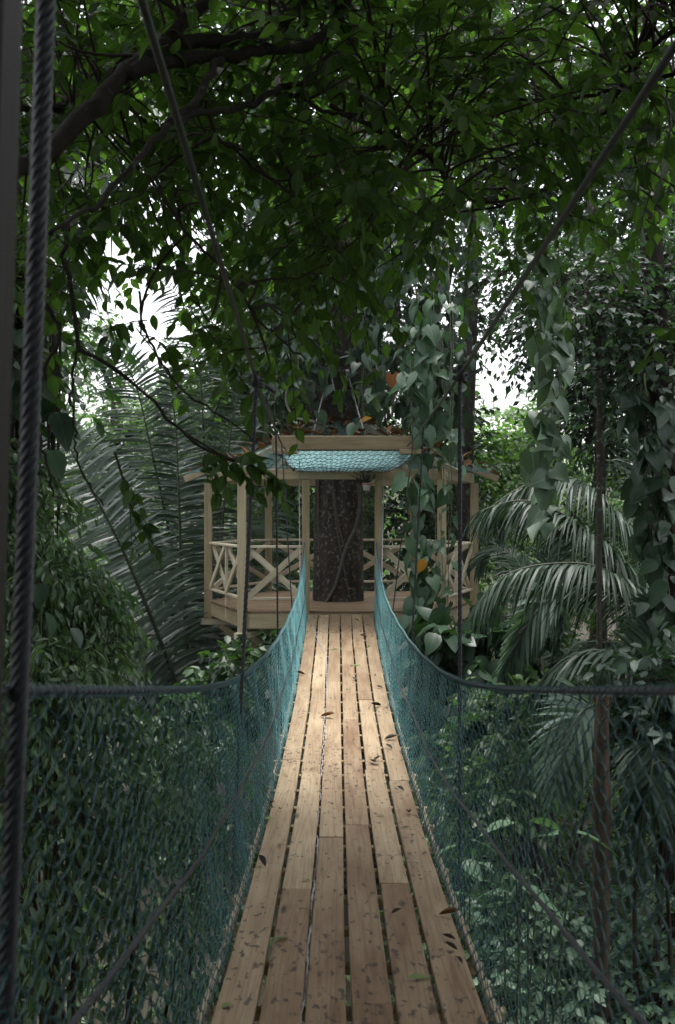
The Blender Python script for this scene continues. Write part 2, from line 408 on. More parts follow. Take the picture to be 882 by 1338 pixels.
M_RACHIS = plain_mat('palm_rib', (.05, .06, .035), .5, .4)
M_BARK = bark_mat('host_bark', (.016, .013, .011), (.075, .060, .050), 7., .8, (.15, .15, .135), 1.)
M_LIMB = bark_mat('limb_bark', (.009, .008, .006), (.032, .026, .020), 12., .25, (.09, .1, .075), .7, 1.)
M_TRUNK = bark_mat('speckled_bark', (.030, .026, .022), (.085, .074, .062), 9., .45, (.30, .31, .29), .6)
M_BROWN = bark_mat('brown_bark', (.03, .022, .016), (.11, .08, .058), 14., .5, (.12, .11, .085), .9)
M_TWIG = plain_mat('twig_bark', (.035, .026, .02), .8, .2)
M_VINE = plain_mat('vine_stem', (.17, .17, .125), .6, .3, noise=.4)
M_LIANA = plain_mat('liana_bark', (.10, .095, .08), .8, .2, noise=.4)
M_DECK = wood_mat('deck_pine', (.40, .312, .20), (.24, .155, .085), (.43, .335, .285), .8, .62, .5)
M_BEAM = wood_mat('weathered_pine', (.25, .205, .125), (.17, .13, .07), (.55, .5, .42), 0, .5, .65)
M_PINE = wood_mat('new_pine', (.47, .40, .26), (.36, .28, .16), (.55, .5, .42), 0, .5, .6)
M_PALEW = wood_mat('pale_batten', (.62, .56, .42), (.50, .43, .29), (.6, .55, .5), 0, .4, .6)
M_OLDW = wood_mat('weathered_post', (.016, .012, .009), (.009, .007, .005), (.5, .5, .5), 0, .5, .7)
M_ROPE = plain_mat('dark_rope', (.032, .034, .038), .5, .45, noise=.3, scale=60)
M_CABLE = plain_mat('sheathed_cable', (.028, .029, .033), .42, .5)
M_GREY = plain_mat('grey_rope', (.24, .25, .28), .55, .4)
M_WHITE = plain_mat('white_rope', (.42, .42, .45), .6, .3)
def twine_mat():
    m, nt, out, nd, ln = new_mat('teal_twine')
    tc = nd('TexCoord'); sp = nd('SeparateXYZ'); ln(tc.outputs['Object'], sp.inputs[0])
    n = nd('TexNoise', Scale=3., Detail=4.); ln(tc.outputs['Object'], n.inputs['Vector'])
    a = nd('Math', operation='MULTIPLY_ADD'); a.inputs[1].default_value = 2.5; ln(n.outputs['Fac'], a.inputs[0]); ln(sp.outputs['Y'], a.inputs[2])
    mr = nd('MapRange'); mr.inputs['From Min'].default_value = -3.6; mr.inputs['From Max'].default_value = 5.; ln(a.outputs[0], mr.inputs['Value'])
    r = ramp(nd, [(0, (.009, .062, .065)), (.45, (.024, .135, .145)), (1, (.12, .38, .41))]); ln(mr.outputs[0], r.inputs['Fac'])  # near shade and far sky light put into the twine colour
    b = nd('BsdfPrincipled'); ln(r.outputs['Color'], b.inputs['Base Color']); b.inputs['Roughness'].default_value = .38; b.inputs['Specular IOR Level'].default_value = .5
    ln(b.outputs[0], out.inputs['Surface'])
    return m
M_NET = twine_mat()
M_NETB = plain_mat('roof_twine', (.07, .16, .155), .5, .4, noise=.3, scale=40)
M_CLOTH = plain_mat('turquoise_netting', (.34, .58, .60), .6, .3, noise=.35, scale=14, trans=.5)
M_STEEL = plain_mat('clamp_steel', (.05, .05, .055), .45, .5, .6)
M_PLASTIC = plain_mat('white_plastic', (.62, .58, .58), .35, .5, noise=.08)
M_RED = plain_mat('red_plastic', (.5, .05, .03), .4, .5, noise=.1)
M_GROUND = ground_mat()

# ------------------------------------------------------------------ ground
def gz(x, y):
    x, y = np.asarray(x, float), np.asarray(y, float)
    h = -4.1 + .35 * np.sin(x * .31 + 1) * np.cos(y * .27) + .15 * np.sin(x * .9 + y * .7)
    far = np.clip((y - 38) / 60, 0, 1)
    h = h + far * far * (3 - 2 * far) * 7 * (1 + .3 * np.sin(x * .03 + 1.3))
    sidew = np.clip((np.abs(x) - 30) / 60, 0, 1)
    return h + sidew ** 2 * 5

xs = np.concatenate([np.linspace(-900, -60, 12), np.linspace(-50, 50, 67), np.linspace(60, 900, 12)])
ys = np.concatenate([np.linspace(-900, -40, 10), np.linspace(-30, 110, 94), np.linspace(130, 1500, 14)])
gx, gy = np.meshgrid(xs, ys)
g = Geo(); nx, ny = len(xs), len(ys)
ii = (np.arange(ny - 1)[:, None] * nx + np.arange(nx - 1)[None]).ravel()
g.add(np.stack([gx, gy, gz(gx, gy)], -1), None, np.stack([ii, ii + 1, ii + nx + 1, ii + nx], -1))
tag(g.build('ground', M_GROUND), kind='structure')

# ------------------------------------------------------------------ bridge
DC, DW = .04, .93                               # deck centre line and width
def deck(y):
    y = np.asarray(y, float)
    return -.01 - .47 * np.clip(1 - ((y - 7.6) / 6.6) ** 2, -.1, 1)
def net_top(y):
    return CAMZ + np.interp(y, NT[:, 0], NT[:, 1])
NT = spline(np.c_[[.6, 1.36, 2.37, 3.55, 4.73, 5.96, 7.3, 8.67, 10.2, 11.4, 12.3, 13.0, 13.5, 13.93], [-.13, -.25, -.43, -.63, -.79, -.90, -.975, -1.01, -1.01, -.97, -.885, -.77, -.62, -.43], np.zeros(14)], 200)[:, :2]
bridge = tag(empty('suspension_bridge', (DC, 7.5, -.4)), 'narrow sagging footbridge of pine boards with teal net sides hung from dark cables', 'footbridge')
rb = rs(11)
pitch = DW / 6
tint = [.42, .46, .66, .74, .52, .50]
Y0, Y1 = .75, 13.93
for k in range(6):
    x = DC - DW / 2 + pitch * (k + .5)
    cuts = [Y0]; y = Y0 + [1.9, .9, 2.4, 2.65, 1.6, 3.1][k]
    while y < Y1 - .9:
        cuts.append(y); y += 2.44 if rb.rand() < .6 else 3.05
    cuts.append(Y1)
    for a, b in zip(cuts[:-1], cuts[1:]):
        st = np.linspace(a + .002, b - .002, max(3, int((b - a) / .2)))
        dz, sx, sl = rb.randn() * .0015, rb.randn() * .002, rb.randn() * .002
        cen = np.stack([x + sx + sl * np.linspace(-1, 1, len(st)) + .0012 * np.sin(st * 2.1 + k), st, deck(st) - .018 + dz], -1)
        gg = Geo()
        prism(gg, cen, .1365 + rb.randn() * .0012, .036, (1, 0, 0), (0, 0, 1), .004, np.clip(tint[k] + rb.randn() * .1 + .2 * (b < 5) + .14 * (a < 4), 0, 1), rb.rand(3) * 40)  # near boards browner, and toned down for the shade there
        gg.build('deck_board', M_DECK, bridge, False)
for y in np.arange(.95, 13.9, .42):
    gg = Geo(); z = float(deck(y)) - .063
    e = rb.rand(2) * .03
    beam(gg, (DC - .515 - e[0], y, z), (DC + .515 + e[1], y, z), .05, .034)
    gg.build('crossbar', M_PINE, bridge, False)
yy = np.linspace(Y0, 13.9, 70)
for s in (-1, 1):
    gg = Geo()
    prism(gg, np.stack([np.full(70, DC + s * (DW / 2 + .03)), yy, deck(yy) - .022], -1), .02, .038, (1, 0, 0), (0, 0, 1), .003, .3)
    gg.build('edge_batten', M_DECK, bridge, False)
    # netting: wavy strands linked to their neighbours
    hx = lambda y, f: DC + s * (DW / 2 + .006 + .035 * f + .006 * np.sin(y * 1.9 + s) * np.sin(math.pi * f) + .003 * np.sin(y * 5.1 + 3 * f))
    rows = 20; n = int((Y1 - .65) / .047); M = rows * 6 + 1
    j = np.arange(M); f = j / (M - 1)
    ph = 2 * math.pi * j / 6.; wv_ = np.sin(ph) * 1.05 + .06 * np.sin(3 * ph)
    alt = np.where(np.arange(n) % 2 == 0, 1., -1.)[:, None]
    yb = np.linspace(.65, Y1, n)[:, None] + alt * wv_[None] * .026
    wob = .006 * np.sin(yb * 7 + f * 9) + rb.randn(n, 1) * .002
    zb = deck(yb) - .03; zt = net_top(yb)
    zz = zb + (zt - zb) * f[None] + .002 * rb.randn(n, M) * (f[None] < .98)
    xx = hx(yb, f[None]) + wob + .003 * alt * np.cos(ph)[None]
    gg = Geo()
    tube(gg, np.stack([xx, yb, zz], -1), .0018, 4, ref=(1, 0, 0))
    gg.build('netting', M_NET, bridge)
    yr = np.linspace(.65, Y1, 60)
    gg = Geo(); rope(gg, np.stack([hx(yr, 1.), yr, net_top(yr) + .004], -1), .0085, .06, .02); gg.build('top_rope', M_ROPE, bridge)
    yl = np.arange(.7, Y1, .0075); al = yl / .045 * 2 * math.pi
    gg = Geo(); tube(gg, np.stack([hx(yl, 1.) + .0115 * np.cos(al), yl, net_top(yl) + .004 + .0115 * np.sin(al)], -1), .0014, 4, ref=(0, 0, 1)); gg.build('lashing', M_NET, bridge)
    gg = Geo(); rope(gg, np.stack([hx(yr, .5) - s * .008, yr, (net_top(yr) + deck(yr)) / 2 + .05 * np.clip(1 - (yr - 1) / 3.6, 0, 1)], -1), .0075, .06, .02); gg.build('side_rope', M_ROPE, bridge)
# main cables: traced to the clamps of the first hanger, then on to the beam on the platform
beamY = 13.25
cabL = [(-.395, .4, CAMZ + 1.27), P(185, 0, 2.0), P(335, 497, 4.78)]
cabR = [(.74, .4, CAMZ + 1.14), P(882, 60, 2.0), P(601, 490, 4.75)]
farL = [cabL[-1], (-.50, 8.1, CAMZ + .66), (-.64, 11.4, CAMZ + .78), P(374, 588, beamY - .13)]
farR = [cabR[-1], (.70, 8.1, CAMZ + .70), (.87, 11.4, CAMZ + .83), P(532, 583, beamY - .13)]
for near, far in ((cabL, farL), (cabR, farR)):
    gg = Geo(); tube(gg, spline(near, 30), .0095, 8); tail = near[-1]
    dv = nrm(A(near[-1]) - A(near[-2]))
    tube(gg, spline([tail, A(tail) + dv * .05 + A([.03, 0, -.005]), A(tail) + dv * .06 + A([.085 if far is farL else .12, .02, -.04 if far is farL else .05])], 6), .0095, 8, cap=True)
    mc = gg.build('main_cable', M_CABLE, bridge)
    sub(mc, bridge)
    gg = Geo(); c = A(tail)
    for dz in (-.022, .012):
        tube(gg, spline([c + A([-.035, 0, dz + .01]), c + A([.035, 0, dz - .01])], 2), .012, 6, cap=True)
    tube(gg, spline([c + A([0, -.03, -.035]), c + A([0, -.03, .04])], 2), .02, 6, cap=True)
    gg.build('clamp', M_STEEL, mc)
    gg = Geo(); tube(gg, spline(far, 40), .0085, 6); gg.build('main_cable', M_ROPE, bridge)
def cab_at(pts, y):
    c = spline(pts, 60); return A([np.interp(y, c[:, 1], c[:, 0]), y, np.interp(y, c[:, 1], c[:, 2])])
for s, near, far in ((-1, cabL, farL), (1, cabR, farR)):
    for y, mat, r in ((1.4, M_ROPE, .0135), (4.76, M_ROPE, .0105), (8.1, M_ROPE, .0095), (11.4, M_ROPE, .009), (12.75, M_GREY, .008)):
        top = cab_at(near, y) if y < 4.7 else (A(near[-1]) if y < 5 else cab_at(far, y))
        bot = A([DC + s * (.545 if y < 5 else .52), y, float(deck(y)) - .03])
        if y > 12: top = A([-.53 if s < 0 else .64, 13.75, 1.95]); bot = A([DC + s * .5, 12.4, float(deck(12.4)) - .03])
        gg = Geo(); rope(gg, [top, bot] if y > 2 else [top, (top + bot) / 2 + A([.005, 0, 0]), bot], r, .085 if y > 2 else .10, .01 if y < 6 else .03, 3 if y > 2 else 6, 5, .5 if y > 2 else .68, .56 if y > 2 else .38); gg.build('hanger_rope', mat, bridge)
gg = Geo()   # post of the near gate, leaning outwards at its foot
beam(gg, (-.5315, 1.14, -2.2), (-.3725, 1.14, 3.2), .075, .075, up=(0, 1, 0)); gg.build('gate_post', M_OLDW, bridge, False)
gg = Geo()
beam(gg, (.78, 1.1, -2.2), (.86, 1.14, 3.2), .075, .075, up=(0, 1, 0)); gg.build('gate_post', M_OLDW, bridge, False)

# white cord dropped into the gap between two boards
cx = DC - DW / 2 + 2 * pitch
rc = rs(3)
cp = [P(401, 800, 13.9) + A([0, 0, .0])]
def on_deck(px, py):
    y = 8.
    for _ in range(60):
        d = CAMZ - float(deck(y)); y = .5 * y + .5 * (d * F / (py - CY))
    return A([(px - CX) * y / F, y, float(deck(y))])
cpts = [on_deck(401, 803), on_deck(409, 820), on_deck(415, 836), on_deck(424, 853), on_deck(427, 866)]
for c_ in cpts: c_[2] += .006
for y in np.arange(9.6, .9, -.16):
    cpts.append(A([cx + rc.randn() * .005, y, float(deck(y)) - .02 + rc.randn() * .007]))
gg = Geo(); rope(gg, cpts, .0052, .22, .03, 2, 4)
tag(gg.build('cord', M_WHITE), 'thin white cord lying along the gap left of the middle deck boards', 'cord')

# ------------------------------------------------------------------ platform
plat = tag(empty('tree_platform', (.06, 15.7, 0)), 'six-sided pine lookout platform with crossed railings and netted roof built round a trunk', 'platform')
PC = .06
FY, SY, BY = 14.0, 15.75, 17.5
CN = [(PC - 1.375, FY), (PC - 2.06, SY), (PC - 1.25, BY), (PC + 1.25, BY), (PC + 2.06, SY), (PC + 1.375, FY)]
CN = [A(c) for c in CN]
def part(name, mat, beams, parent=plat, smooth=False):
    gg = Geo()
    for b in beams: beam(gg, *b[:4], **(b[4] if len(b) > 4 else {}))
    return gg.build(name, mat, parent, smooth)
# floor boards, cut to the plan
gg = Geo(); rf = rs(8)
def half(y):
    return (1.375 + (2.06 - 1.375) * (y - FY) / (SY - FY)) if y < SY else (2.06 + (1.25 - 2.06) * (y - SY) / (BY - SY))
y = FY - .02
while y < BY - .1:
    h = half(y + .07)
    beam(gg, (PC - h - .03, y + .07, -.018), (PC + h + .03, y + .07, -.018), .136, .036, rnd=.55 + .3 * rf.rand()); y += .146
gg.build('floor', M_DECK, plat, False)
Z3 = lambda c, z: (c[0], c[1], z)
mid = A([PC, 15.75])
out_ = lambda c, d: c + nrm(c - mid) * d
for i in range(6):
    a, b = CN[i], CN[(i + 1) % 6]
    if i == 5: pass
    part('fascia', M_PINE, [(Z3(a, -.145), Z3(b, -.145), .034, .21)])
    o1, o2 = out_(a, .02), out_(b, .02)
    part('eave_beam', M_PINE, [(Z3(o1, 1.92), Z3(o2, 1.92), .045, .145)])
for i, c in enumerate(CN):
    cc = out_(c, .045)
    part('post', M_PINE, [(Z3(cc, -.30), Z3(cc, 1.845), .12, .10, dict(up=(0, 1, 0)))])
    part('joist', M_PALEW, [(Z3(out_(c, .16), -.345), Z3(mid + (c - mid) * .2, -.345), .09, .09)])
    part('brace', M_PINE, [(Z3(out_(c, -.15), -.40), Z3(mid + (c - mid) * .2, -1.5), .09, .09)])
gate = [A([-.445, FY - .035]), A([.575, FY - .035])]
for c in gate: part('post', M_PINE, [(Z3(c, -.2), Z3(c, 1.845), .105, .09, dict(up=(0, 1, 0)))])
def panel(a, b, split):
    """a railing: cap, foot rail and crossed braces as parts of one panel"""
    a, b = A(a), A(b)
    n = nrm(A([b[1] - a[1], a[0] - b[0]]))
    rail = part('railing', M_PALEW, [(Z3(a, .90), Z3(b, .90), .085, .036), ])
    sub(rail, plat)
    part('foot_rail', M_PALEW, [(Z3(a, .17), Z3(b, .17), .07, .036)], rail)
    ends = np.linspace(0, 1, split + 1)
    for t0, t1 in zip(ends[:-1], ends[1:]):
        p, q = a + (b - a) * (t0 + .02), a + (b - a) * (t1 - .02)
        nn = Z3(n * .022, 0)
        part('cross_brace', M_PALEW, [(A(Z3(p, .20)) + nn, A(Z3(q, .87)) + nn, .032, .085, dict(up=(0, 0, 1)))], rail)
        part('cross_brace', M_PALEW, [(A(Z3(p, .87)) - nn, A(Z3(q, .20)) - nn, .032, .085, dict(up=(0, 0, 1)))], rail)
    for t in ends[1:-1]:
        m = a + (b - a) * t
        part('baluster', M_PALEW, [(Z3(m, -.2), Z3(m, .88), .07, .035, dict(up=Z3(n, 0)))], rail)
panel(CN[0] + A([.05, 0]), gate[0] - A([.05, -.03]), 1)
panel(gate[1] + A([.05, .03]), CN[5] - A([.05, 0]), 1)
panel(CN[0], CN[1], 2); panel(CN[1], CN[2], 1); panel(CN[2] , CN[3], 2); panel(CN[3], CN[4], 1); panel(CN[4], CN[5], 2)
# cable beam in front of the gate
part('cable_beam', M_BEAM, [(P(356, 579, beamY), P(553, 579, beamY), .1, .185)])
bl = A([0, 0, -.12])
part('bearing_block', M_BEAM, [(P(358, 579, beamY) + bl + A([0, -.03, 0]), P(388, 579, beamY) + bl + A([0, -.03, 0]), .12, .06)])
part('bearing_block', M_BEAM, [(P(522, 579, beamY) + bl + A([0, -.03, 0]), P(550, 579, beamY) + bl + A([0, -.03, 0]), .12, .06)])
for px in (372, 526):
    part('beam_bracket', M_PINE, [(P(px, 579, beamY) + A([0, .05, .02]), A([P(px, 579, beamY)[0], FY + .1, 2.03]), .06, .07)])
# rafters and roof netting
APEX = 2.85
for c in CN:
    o = out_(c, .42)
    part('rafter', M_PINE, [(Z3(o, 1.905), Z3(mid + nrm(c - mid) * .42, APEX - .08), .05, .10)])
for px in (430, 470):
    pass
gg = Geo(); gN = rs(21)
EV = [out_(c, .42) for c in CN]
for i in range(6):
    a, b = A(Z3(EV[i], 1.985)), A(Z3(EV[(i + 1) % 6], 1.985))
    ta, tb = A(Z3(mid + nrm(CN[i] - mid) * .40, APEX)), A(Z3(mid + nrm(CN[(i + 1) % 6] - mid) * .40, APEX))
    nu, nv = int(np.linalg.norm(b - a) / .055), 42
    u = np.linspace(0, 1, nu)[:, None, None]; v = np.linspace(0, 1, nv)[None, :, None]
    G_ = (a * (1 - u) + b * u) * (1 - v) + (ta * (1 - u) + tb * u) * v
    G_ = G_ + A([0, 0, 1.]) * (-.10 * np.sin(math.pi * u) * np.sin(math.pi * v)) + gN.randn(nu, nv, 3) * .006
    tube(gg, G_, .0026, 3); tube(gg, G_.transpose(1, 0, 2), .0026, 3)
gg.build('roof_netting', M_NETB, plat)
# front awning: from the cable beam back and down to the eave
x0, x1 = P(366, 0, beamY)[0], P(545, 0, beamY)[0]
def awn(u, v, off=0):
    x = x0 + (x1 - x0) * u + (PC + (u - .5) * 1.25 - (x0 + (x1 - x0) * u)) * v
    return np.stack([x, beamY + .02 + (FY - .06 - beamY) * v, 2.21 + off - .26 * v - .05 * np.sin(math.pi * v) - .015 * np.sin(u * 19) * np.sin(math.pi * v)], -1)
nu, nv = 40, 12
U, V = np.meshgrid(np.linspace(0, 1, nu), np.linspace(0, 1, nv), indexing='ij')
gg = Geo(); ii = (np.arange(nu - 1)[:, None] * nv + np.arange(nv - 1)[None]).ravel()
gg.add(awn(U, V, .012), None, np.stack([ii, ii + 1, ii + nv + 1, ii + nv], -1))
aw = gg.build('awning', M_CLOTH, plat); sub(aw, plat)
gg = Geo(); U, V = np.meshgrid(np.linspace(0, 1, 25), np.linspace(0, 1, 40), indexing='ij')
tube(gg, awn(U + .012 * np.sin(V * 50), V), .0035, 4)
U, V = np.meshgrid(np.linspace(0, 1, 60), np.linspace(0, 1, 9), indexing='ij')
tube(gg, awn(U, V + .02 * np.sin(U * 75)).transpose(1, 0, 2), .0035, 4)
gg.build('awning_net', M_CABLE, aw)
# old leaves that lie on the roof net
gg = Geo(); rl = rs(31); n = 620
i6 = rl.randint(0, 6, n); uu, vv = rl.rand(n), rl.rand(n) ** .8 * .96
pp = []
for i, u, v in zip(i6, uu, vv):
    a, b = A(Z3(EV[i], 2.0)), A(Z3(EV[(i + 1) % 6], 2.0)); ta, tb = A(Z3(mid + nrm(CN[i] - mid) * .4, APEX)), A(Z3(mid + nrm(CN[(i + 1) % 6] - mid) * .4, APEX))
    p = (a * (1 - u) + b * u) * (1 - v) + (ta * (1 - u) + tb * u) * v; p[2] += .015 - .1 * math.sin(math.pi * u) * math.sin(math.pi * v); pp.append(p)
leaves(gg, CURLED, pp, np.c_[rl.randn(n, 2), rl.randn(n) * .3], np.c_[rl.randn(n, 2) * .3, np.ones(n)], .09 + .12 * rl.rand(n), rl.rand(n))
tag(gg.build('leaf_litter', M_DEADF), 'dead brown leaves strewn over the netted roof of the platform', 'leaf litter', kind='stuff')
# cup with dry roots hanging under the eave
cup = tag(empty('hanging_cup', tuple(P(479, 641, 13.86))), 'small white cup with red rim band hanging under the eave beside the right gate post', 'cup')
c0 = P(479, 641, 13.86)
gg = Geo(); prof = [(0, .0), (.042, 0), (.05, .05), (.056, .10), (.06, .105), (.052, .10), (.045, .02)]
a = np.linspace(0, 2 * math.pi, 20, endpoint=False)
v = np.stack([np.stack([r_ * np.cos(a), r_ * np.sin(a), np.full(20, z_)], -1) for r_, z_ in prof]) + c0
k = np.arange(20); k2 = (k + 1) % 20
gg.add(v, None, np.vstack([np.stack([j * 20 + k, j * 20 + k2, (j + 1) * 20 + k2, (j + 1) * 20 + k], -1) for j in range(len(prof) - 1)])); gg.build('cup_body', M_PLASTIC, cup)
gg = Geo(); tube(gg, np.stack([.0565 * np.cos(np.linspace(0, 2 * math.pi, 25)), .0565 * np.sin(np.linspace(0, 2 * math.pi, 25)), np.full(25, .088)], -1) + c0, .006, 6, ref=(0, 0, 1)); gg.build('rim_band', M_RED, cup)
gg = Geo(); ends = c0 + np.c_[rl.randn(60, 2) * .07, .12 + rl.rand(60) * .16]; st_ = c0 + A([0, 0, .09])
tube(gg, np.stack([np.broadcast_to(st_, (60, 3)), (st_ + ends) / 2 + rl.randn(60, 3) * .03, ends], 1), .004, 3); gg.build('dry_roots', M_TWIG, cup)
gg = Geo(); tube(gg, spline([c0 + A([0, 0, .1]), c0 + A([-.01, -.02, .3]), A([c0[0], 13.9, 1.99])], 6), .003, 4); gg.build('wire', M_CABLE, cup)

# ------------------------------------------------------------------ host tree
def trunk_mesh(g, path, radii, S=28, rough=.05, n=60, seed=0, flare=0., ribs=5):
    c = spline(path, n); T = nrm(np.gradient(c, axis=0))
    t = np.linspace(0, 1, n); r = np.interp(t, np.linspace(0, 1, len(radii)), radii)
    U = nrm(np.cross(T, A([0, 1., 0]))); V = np.cross(T, U)
    a = np.linspace(0, 2 * math.pi, S, endpoint=False); q_ = rs(seed)
    ph = q_.rand(6) * 6
    R = r[:, None] * (1 + rough * (np.sin(3 * a[None] + ph[0] + 4 * t[:, None]) + .7 * np.sin(5 * a[None] + ph[1] - 6 * t[:, None]) + .5 * np.sin(9 * a[None] + ph[2] + 13 * t[:, None])) + q_.randn(n, S) * rough * .25)
    if flare: R = R * (1 + flare * np.exp(-t[:, None] * 9) * (1 + .6 * np.cos(ribs * a[None] + ph[3])))
    v = c[:, None] + R[..., None] * (np.cos(a)[None, :, None] * U[:, None] + np.sin(a)[None, :, None] * V[:, None])
    i = (np.arange(n - 1) * S)[:, None]; k = np.arange(S)[None]; k2 = (k + 1) % S
    g.add(v, None, np.stack([i + k, i + k2, i + S + k2, i + S + k], -1).reshape(-1, 4))

TZ = 15.75
host = tag(empty('host_tree', (.04, TZ, -4.1)), 'thick dark rough-barked trunk rising through the platform floor and netted roof', 'tree')
gg = Geo(); trunk_mesh(gg, [(.04, TZ, -4.3), P(443, 790, TZ), P(444, 640, TZ), P(447, 520, TZ), P(455, 400, TZ), P(462, 200, TZ), P(470, 0, TZ), P(478, -200, TZ)], [.52, .42, .385, .37, .31, .27, .25, .2], 36, .035, 90, 4, .35)
gg.build('trunk', M_BARK, host)
gg = Geo(); trunk_mesh(gg, [P(436, 600, TZ), P(422, 540, TZ - .1), P(409, 480, TZ - .1), P(396, 380, TZ), P(372, 240, TZ + .2), P(350, 60, TZ + .3), P(330, -120, TZ)], [.24, .23, .2, .17, .15, .12, .08], 20, .05, 50, 6)
gg.build('stem', M_BARK, host)
rh = rs(41)
hc = [((-1.6, 18.5, 12.8), (1.8, 1.6, 1.)), ((1.8, 18.5, 13.2), (1.8, 1.6, 1.)), ((.4, 18.5, 14.6), (1.8, 1.6, 1.))]
gl, gb = Geo(), Geo()
for c, r in hc:
    p, d = ball(rh, 160, c, r); sprays(gl, gb, rh, p, d, .55, 9, .15, MIDL, twig=.006)
    tube(gb, spline([P(470, 0, TZ), (A(c) + P(470, 0, TZ)) / 2 + A([0, 0, .5]), c], 12), np.linspace(.13, .04, 12), 8)
gl.build('crown', M_TREE, host); gb.build('limb', M_LIMB, host)
# liana on the trunk
gg = Geo()
fr = lambda px, py, e=0.: P(px, py, TZ - .42 - e)
tube(gg, spline([fr(468, 632), fr(470, 660), fr(464, 690, .02), fr(452, 715, .03), fr(444, 745, .02), fr(436, 770, 0), fr(424, 790, 0)], 30), .026, 7)
tube(gg, spline([fr(434, 640), fr(440, 690, .02), fr(449, 740, .02), fr(458, 788)], 20), .012, 5)
tube(gg, spline([fr(430, 560), fr(438, 660, .01), fr(446, 700, .02), fr(449, 712, .04)], 20), .014, 5)
tube(gg, spline([fr(417, 600, -.2), fr(416, 690, -.2), fr(420, 785, -.2)], 12), .018, 5)
tag(gg.build('liana', M_LIANA), 'grey liana twisting across the bare trunk above the platform floor', 'liana')
# rope tied round trunk
gg = Geo()
kx = lambda px, py, d=TZ - .44: P(px, py, d)
def tied(pts): tube(gg, spline(pts, 14), .011, 5)
tied([kx(431, 482), kx(421, 520), kx(410, 563, 15.0)]); tied([kx(431, 482), kx(437, 510), kx(444, 538)]); tied([kx(444, 538), kx(448, 512), kx(454, 486)])
tied([kx(454, 486), kx(463, 520), kx(475, 562, 15.0)])
lz = kx(431, 480)[2]; th = np.linspace(math.radians(250), math.radians(250 - 360), 40)
tc0 = P(450, 470, TZ)
tube(gg, np.stack([tc0[0] + .385 * np.cos(th), TZ + .40 * np.sin(th), lz + .25 * np.cos(th + .6) * .5 + .1], -1), .012, 5, ref=(0, 0, 1))
for p in (kx(431, 481), kx(454, 485)): tube(gg, spline([p + A([-.03, 0, 0]), p + A([.03, 0, 0])], 2), .025, 6, cap=True)
tag(gg.build('rope', M_WHITE), 'pale rope knotted round the trunk holding up the netted roof', 'rope')

# ------------------------------------------------------------------ climbers and vines
def vine(name, label, paths, per_m, size, mat, seed, stem_r=.006, tpl=HEART, cat='vine', group=None, face=(0, -1, .3), spread=.12, stem_mat=None, rank=.9, wide=1.0, fw=.45):
    r = rs(seed); root = tag(empty(name, tuple(A(paths[0][0], dtype=float))), label, cat, group)
    gs, gl = Geo(), Geo()
    for pts in paths:
        pts = A(pts, dtype=float)
        L = np.sum(np.linalg.norm(np.diff(pts, axis=0), axis=1)); n = max(6, int(L / .08))
        c = spline(pts, n); c[1:-1] += np.cumsum(r.randn(n - 2, 3), 0) * .002 + r.randn(n - 2, 3) * .004
        tube(gs, c, stem_r * np.linspace(1, .6, n), 5)
        m = int(L * per_m)
        if not m: continue
        t = np.sort(r.rand(m)) * (n - 1.01); k = t.astype(int); p = c[k] + (c[k + 1] - c[k]) * (t - k)[:, None]
        d = nrm(A(face) * fw + r.randn(m, 3) * A([rank, .6, .3]))
        pet = p + d * (spread * (.5 + r.rand(m, 1))) + A([0, 0, 1]) * r.randn(m, 1) * .03
        tube(gs, np.stack([p, (p + pet) / 2 + A([0, 0, .03]), pet], 1), .0025, 3)
        f = A([0, 0, -1.]) + d * .5 + r.randn(m, 3) * .4
        u = nrm(d * 1. + A(face) * .5 + A([0, 0, .35]) + r.randn(m, 3) * .3)
        leaves(gl, tpl, pet, f, u, size * (.4 + .8 * r.rand(m)), r.rand(m), wide * (.75 + .4 * r.rand(m)))
    gs.build('stem', stem_mat or M_VINE, root); gl.build('foliage', mat, root)
    return root

vine('hanging_vine', 'long pale heart-leaved vine dangling alone at right below the canopy, before the dark trees',
     [[P(714, 300, 7.6), P(712, 340, 7.6), P(706, 420, 7.55), P(716, 470, 7.5), P(722, 560, 7.5), P(716, 640, 7.5), P(712, 690, 7.5)], [P(697, 330, 7.6), P(704, 400, 7.6), P(708, 470, 7.5), P(706, 560, 7.5), P(704, 640, 7.5), P(708, 680, 7.5)],
      [P(728, 300, 7.7), P(726, 420, 7.7), P(732, 500, 7.6), P(730, 590, 7.6), P(722, 660, 7.6)]], 15, .175, M_HEART, 51, .006, spread=.08, rank=.5, fw=.9)
vine('hanging_vine', 'heart-leaved vine hanging in front of the platform between right gate post and right corner post',
     [[P(536, 470, 13.3), P(538, 560, 13.3), P(536, 640, 13.2), P(542, 700, 13.2), P(546, 760, 13.1), P(548, 820, 13.0), P(556, 880, 13.), P(560, 960, 13)], [P(552, 420, 13.4), P(549, 560, 13.3), P(544, 680, 13.2), P(556, 740, 13.2), P(552, 830, 13.1), P(546, 900, 13.)]],
     17, .27, M_VINEL, 52, .008, spread=.10, rank=.8)
vine('hanging_vine', 'bundle of thin bare vine strands with few leaves hanging beside the right corner post',
     [[P(562, 250, 13.6), P(566, 400, 13.5), P(564, 560, 13.4), P(568, 700, 13.3), P(570, 860, 13.2)], [P(586, 340, 13.6), P(588, 480, 13.5), P(586, 640, 13.5), P(584, 760, 13.4), P(580, 870, 13.3)],
      [P(592, 400, 13.8), P(590, 560, 13.6), P(588, 700, 13.5), P(576, 800, 13.4), P(584, 930, 13.3)], [P(578, 420, 13.7), P(582, 560, 13.7), P(578, 720, 13.5), P(588, 820, 13.3), P(574, 960, 13.2)]], 4.2, .22, M_VINEL, 53, .007, spread=.10)
